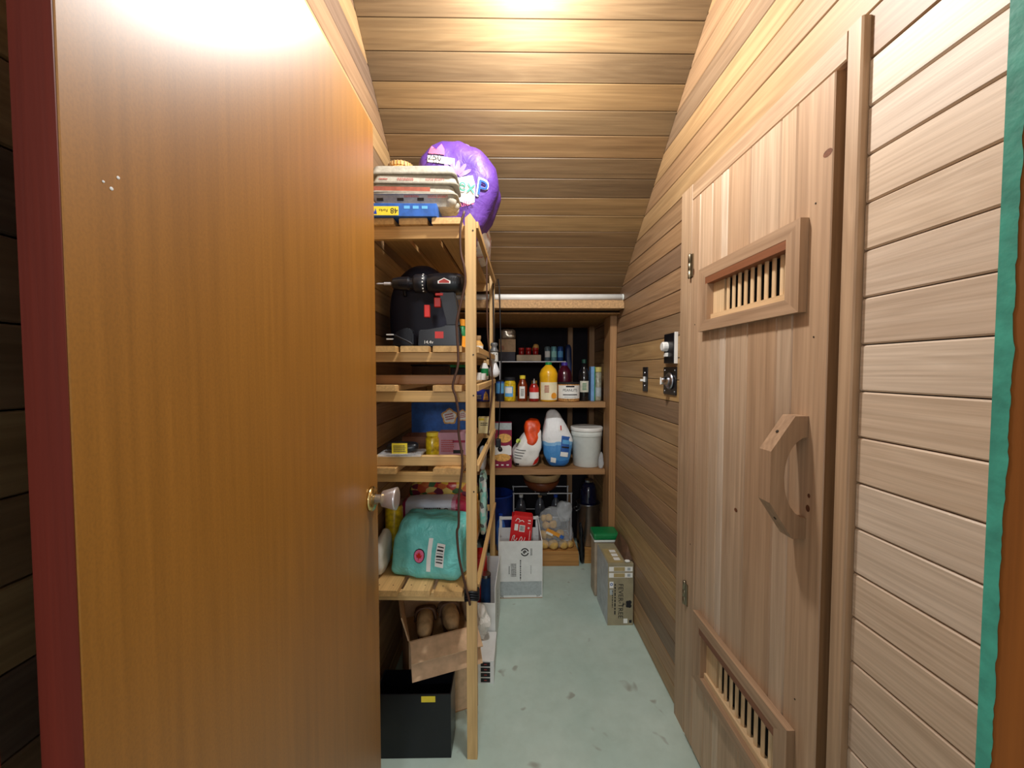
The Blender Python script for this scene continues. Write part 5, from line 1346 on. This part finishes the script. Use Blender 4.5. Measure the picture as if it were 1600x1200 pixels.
# ------------------------------------------------------------------ boxes on the floor
t = thing('white_box', 'white cardboard box with a round printed logo standing on the floor', 'box', (0.080, 2.388, 0), R(1.0))
w_, d_, h_, th = 0.268, 0.205, 0.352, 0.005
open_box(t, w_, d_, h_, th, 'carton_white', 'cardboard_in')
for x0_ in (-w_ / 2 + 0.006, w_ / 2 - 0.024): obj('inner_frame', bx(bmesh.new(), x0_, x0_ + 0.018, d_ / 2 - 0.010, d_ / 2 - 0.0055, 0.30, 0.43), 'carton_white', t)
for s_ in (-1, 1):
    b = bmesh.new()
    x0 = s_ * (w_ / 2 - 0.002)
    A = [b.verts.new(p) for p in ((x0, -d_ / 2 + 0.006, h_), (x0, d_ / 2 - 0.012, h_), (x0 - s_ * 0.012, d_ / 2 - 0.012, h_ + 0.082), (x0 - s_ * 0.008, d_ / 2 - 0.05, h_ + 0.076))]
    B = [b.verts.new((v_.co.x - s_ * 0.004, v_.co.y, v_.co.z)) for v_ in A]
    b.faces.new(A); b.faces.new(B[::-1])
    for q in range(4): b.faces.new((A[q], A[(q + 1) % 4], B[(q + 1) % 4], B[q]))
    obj('flap', b, 'carton_white', t)
b = bmesh.new()
bx(b, -w_ / 2 + 0.012, w_ / 2 - 0.012, d_ / 2 - 0.018, d_ / 2 - 0.0105, 0.412, 0.430)
obj('rim', b, 'carton_white', t)
yf = -d_ / 2 - 0.0008
for a0, a1 in ((12, 160), (195, 348)): ring2d((0.026, yf, 0.285), FX, FU, 0.018, 0.025, a0, a1, 'ink', t, 'logo_ring')
ring2d((0.026, yf, 0.285), FX, FU, 0.006, 0.011, 0, 250, 'ink', t, 'logo_ring')
quad('logo_bar', (0.026, yf, 0.285), FX, FU, 0.022, 0.004, 'ink', t); quad('logo_bar', (0.026, yf, 0.285), FX, FU, 0.004, 0.020, 'ink', t)
lines((0.066, yf, 0.285), (0, 0, -1), FX, 0.045, 0.012, 2, 'ink', t, 31)
text('THE BANK ICE TOP 4', (0.0, yf, 0.175), (0, 0, -1), FX, 0.015, 'ink', t) if False else lines((0.0, yf, 0.175), (0, 0, -1), FX, 0.125, 0.011, 1, 'ink', t, 30)
lines((-0.042, yf, 0.175), (0, 0, -1), FX, 0.080, 0.034, 5, 'ink', t, 33)
lines((-0.068, yf, 0.175), (0, 0, -1), FX, 0.050, 0.008, 1, 'ink', t, 34)
lines((0.064, yf, 0.175), (0, 0, -1), FX, 0.055, 0.004, 1, 'ink', t, 35)
lines((-0.112, yf, 0.055), (0, 0, -1), FX, 0.10, 0.020, 3, 'ink', t, 36)
lines((0.107, yf, 0.050), (0, 0, -1), FX, 0.08, 0.022, 3, 'ink', t, 37)
o = quad('tape', (0.0, yf - 0.0004, 0.062), FX, FU, 0.258, 0.085, 'greyblue', t); o['label'] = 'band of shiny packing tape'
t = thing('soda_carton', 'red soda carton with white script standing in the white box', 'carton', (0.050, 2.385, 0.0135), rot=(0, R(6), R(-3)))
obj('box_body', bx(bmesh.new(), -0.066, 0.066, -0.045, 0.045, 0, 0.462, 0.001), plain('soda_red_card', (206, 26, 32), 0.4, var=0.05), t)
obj('top_fold', prism([(-0.062, 0.4625), (0.066, 0.4625), (0.058, 0.474), (-0.050, 0.474)], -0.04, 0.03), plain('soda_red_card_top', (214, 40, 42), 0.4), t)
yq = -0.0458
barcode((0.004, yq, 0.398), FX, FU, 0.034, 0.042, t, 41); quad('white_print', (-0.032, yq, 0.402), FX, FU, 0.022, 0.040, 'paper', t)
for pts_ in ([(-0.052, 0.316), (-0.046, 0.345), (-0.036, 0.348), (-0.040, 0.325), (-0.030, 0.318), (-0.02, 0.335)], [(-0.008, 0.318), (0.004, 0.345), (0.012, 0.330), (0.004, 0.318), (0.022, 0.322), (0.028, 0.345)],
             [(-0.04, 0.440), (-0.028, 0.458), (-0.012, 0.444), (-0.02, 0.436), (0.0, 0.448), (0.012, 0.440)]):
    b = tube(spline([(x, yq, z) for x, z in pts_], 5), 0.0022, 6)
    obj('white_script', b, 'paper', t)
for z_ in (0.435, 0.452): quad('white_script', (0.045, yq, z_), FX, FU, 0.016, 0.006, 'paper', t)
ring2d((0.044, yq, 0.405), FX, FU, 0.0025, 0.006, 0, 360, 'paper', t, 'printed_mark')
lines((0.054, yq, 0.36), (0, 0, 1), (-1, 0, 0), 0.06, 0.006, 1, 'paper', t, 43)

t = thing('mixer_box', 'tan drinks box lettered FEVER-TREE on the floor against the right wall', 'box', (0.6155, 2.152, 0))
bw_, bd_, bh_ = 0.139, 0.243, 0.342
ftm = plain('tan_box_card', (152, 143, 116), 0.5, var=0.06)
obj('box_body', bx(bmesh.new(), -bw_ / 2, bw_ / 2, -bd_ / 2, bd_ / 2, 0, bh_, 0.0015), ftm, t)
obj('side_panel', bx(bmesh.new(), -bw_ / 2 - 0.0008, -bw_ / 2 - 0.0002, -bd_ / 2 + 0.002, bd_ / 2 - 0.002, 0.002, bh_ - 0.002), plain('grey_white_card', (186, 190, 194), 0.5), t)
yf = -bd_ / 2 - 0.0007
text('FEVER-TREE', (0.000, yf, 0.135), (0, 0, -1), FX, 0.037, 'ink', t)
b = bmesh.new()
for (x, z, r_) in ((0.044, 0.118, 0.013), (0.050, 0.108, 0.011), (0.050, 0.128, 0.011), (0.038, 0.108, 0.009), (0.038, 0.128, 0.009)):
    b.faces.new([b.verts.new((x + r_ * math.cos(2 * PI * q / 12), yf - 0.00005 * r_ * 1000 * 0.1, z + r_ * math.sin(2 * PI * q / 12))) for q in range(12)])
bx(b, 0.014, 0.038, yf - 0.0002, yf, 0.1165, 0.1195)
b.faces.new([b.verts.new(p) for p in ((0.014, yf, 0.106), (0.020, yf, 0.118), (0.014, yf, 0.130))])
obj('tree_logo', b, 'ink', t)
lines((-0.030, yf, 0.145), (0, 0, -1), FX, 0.17, 0.012, 1, 'ink', t, 51)
lines((-0.044, yf, 0.145), (0, 0, -1), FX, 0.10, 0.008, 1, 'ink', t, 52)
for i in range(2):
    quad('white_stripe', (0.0, yf, 0.312 - 0.034 * i), FX, FU, 0.128, 0.026, 'paper', t)
    quad('tan_stripe', (0.0 - 0.008, yf - 0.0003, 0.312 - 0.034 * i), FX, FU, 0.060, 0.022, 'goldprint', t)
    quad('blue_print', (0.044, yf - 0.0003, 0.312 - 0.034 * i), FX, FU, 0.016, 0.016, 'greyblue', t)
quad('badge_panel', (-0.050, yf, 0.225), FX, FU, 0.022, 0.036, 'paper', t); ring2d((-0.050, yf - 0.0004, 0.228), FX, FU, 0.004, 0.008, 0, 360, 'blue_box', t, 'badge_ring')
quad('grey_badge', (-0.050, yf, 0.185), FX, FU, 0.018, 0.030, 'greyblue', t)
quad('white_mark', (0.028, yf, 0.025), FX, FU, 0.022, 0.026, 'paper', t); quad('dark_mark', (0.055, yf, 0.022), FX, FU, 0.014, 0.016, 'ink', t)
quad('top_print', (-0.020, -0.03, bh_ + 0.0006), FX, (0, 1, 0), 0.080, 0.16, 'goldprint', t)
for i in range(3): quad('white_print', (-0.008, -0.07 + 0.045 * i, bh_ + 0.0010), FX, (0, 1, 0), 0.034, 0.032, 'paper', t)
b = bmesh.new()
A = [b.verts.new(p) for p in ((0.030, -0.09, bh_), (0.030, 0.115, bh_), (0.056, 0.115, bh_ + 0.075), (0.066, -0.02, bh_ + 0.055), (0.066, -0.10, bh_ + 0.008))]
B = [b.verts.new(v_.co + Vector((0.0025, 0, 0))) for v_ in A]
b.faces.new(A); b.faces.new(B[::-1])
for q in range(5): b.faces.new((A[q], A[(q + 1) % 5], B[(q + 1) % 5], B[q]))
o = obj('torn_flap', b, 'tan_dark', t); o['label'] = 'torn raised flap, dark inside'
obj('paper_scrap', soft(0.030, 0.018, 0.014, 2.4, 4, 0.002, 40, 141), 'paper', t, (0.040, -0.108, bh_ + 0.0003), smooth=True)
t = thing('green_lid_bin', 'plastic bin with a bright green lid behind the tan drinks box', 'bin', (0.604, 2.352, 0))
obj('body', bx(bmesh.new(), -0.070, 0.072, -0.056, 0.050, 0, 0.352, 0.012), plain('bin_plastic', (168, 150, 128), 0.45), t)
obj('lid', bx(bmesh.new(), -0.076, 0.080, -0.0625, 0.0565, 0.3525, 0.392, 0.012), 'green', t)
obj('rim', bx(bmesh.new(), -0.0735, 0.0765, -0.0598, 0.054, 0.338, 0.352, 0.006), 'offwhite', t)
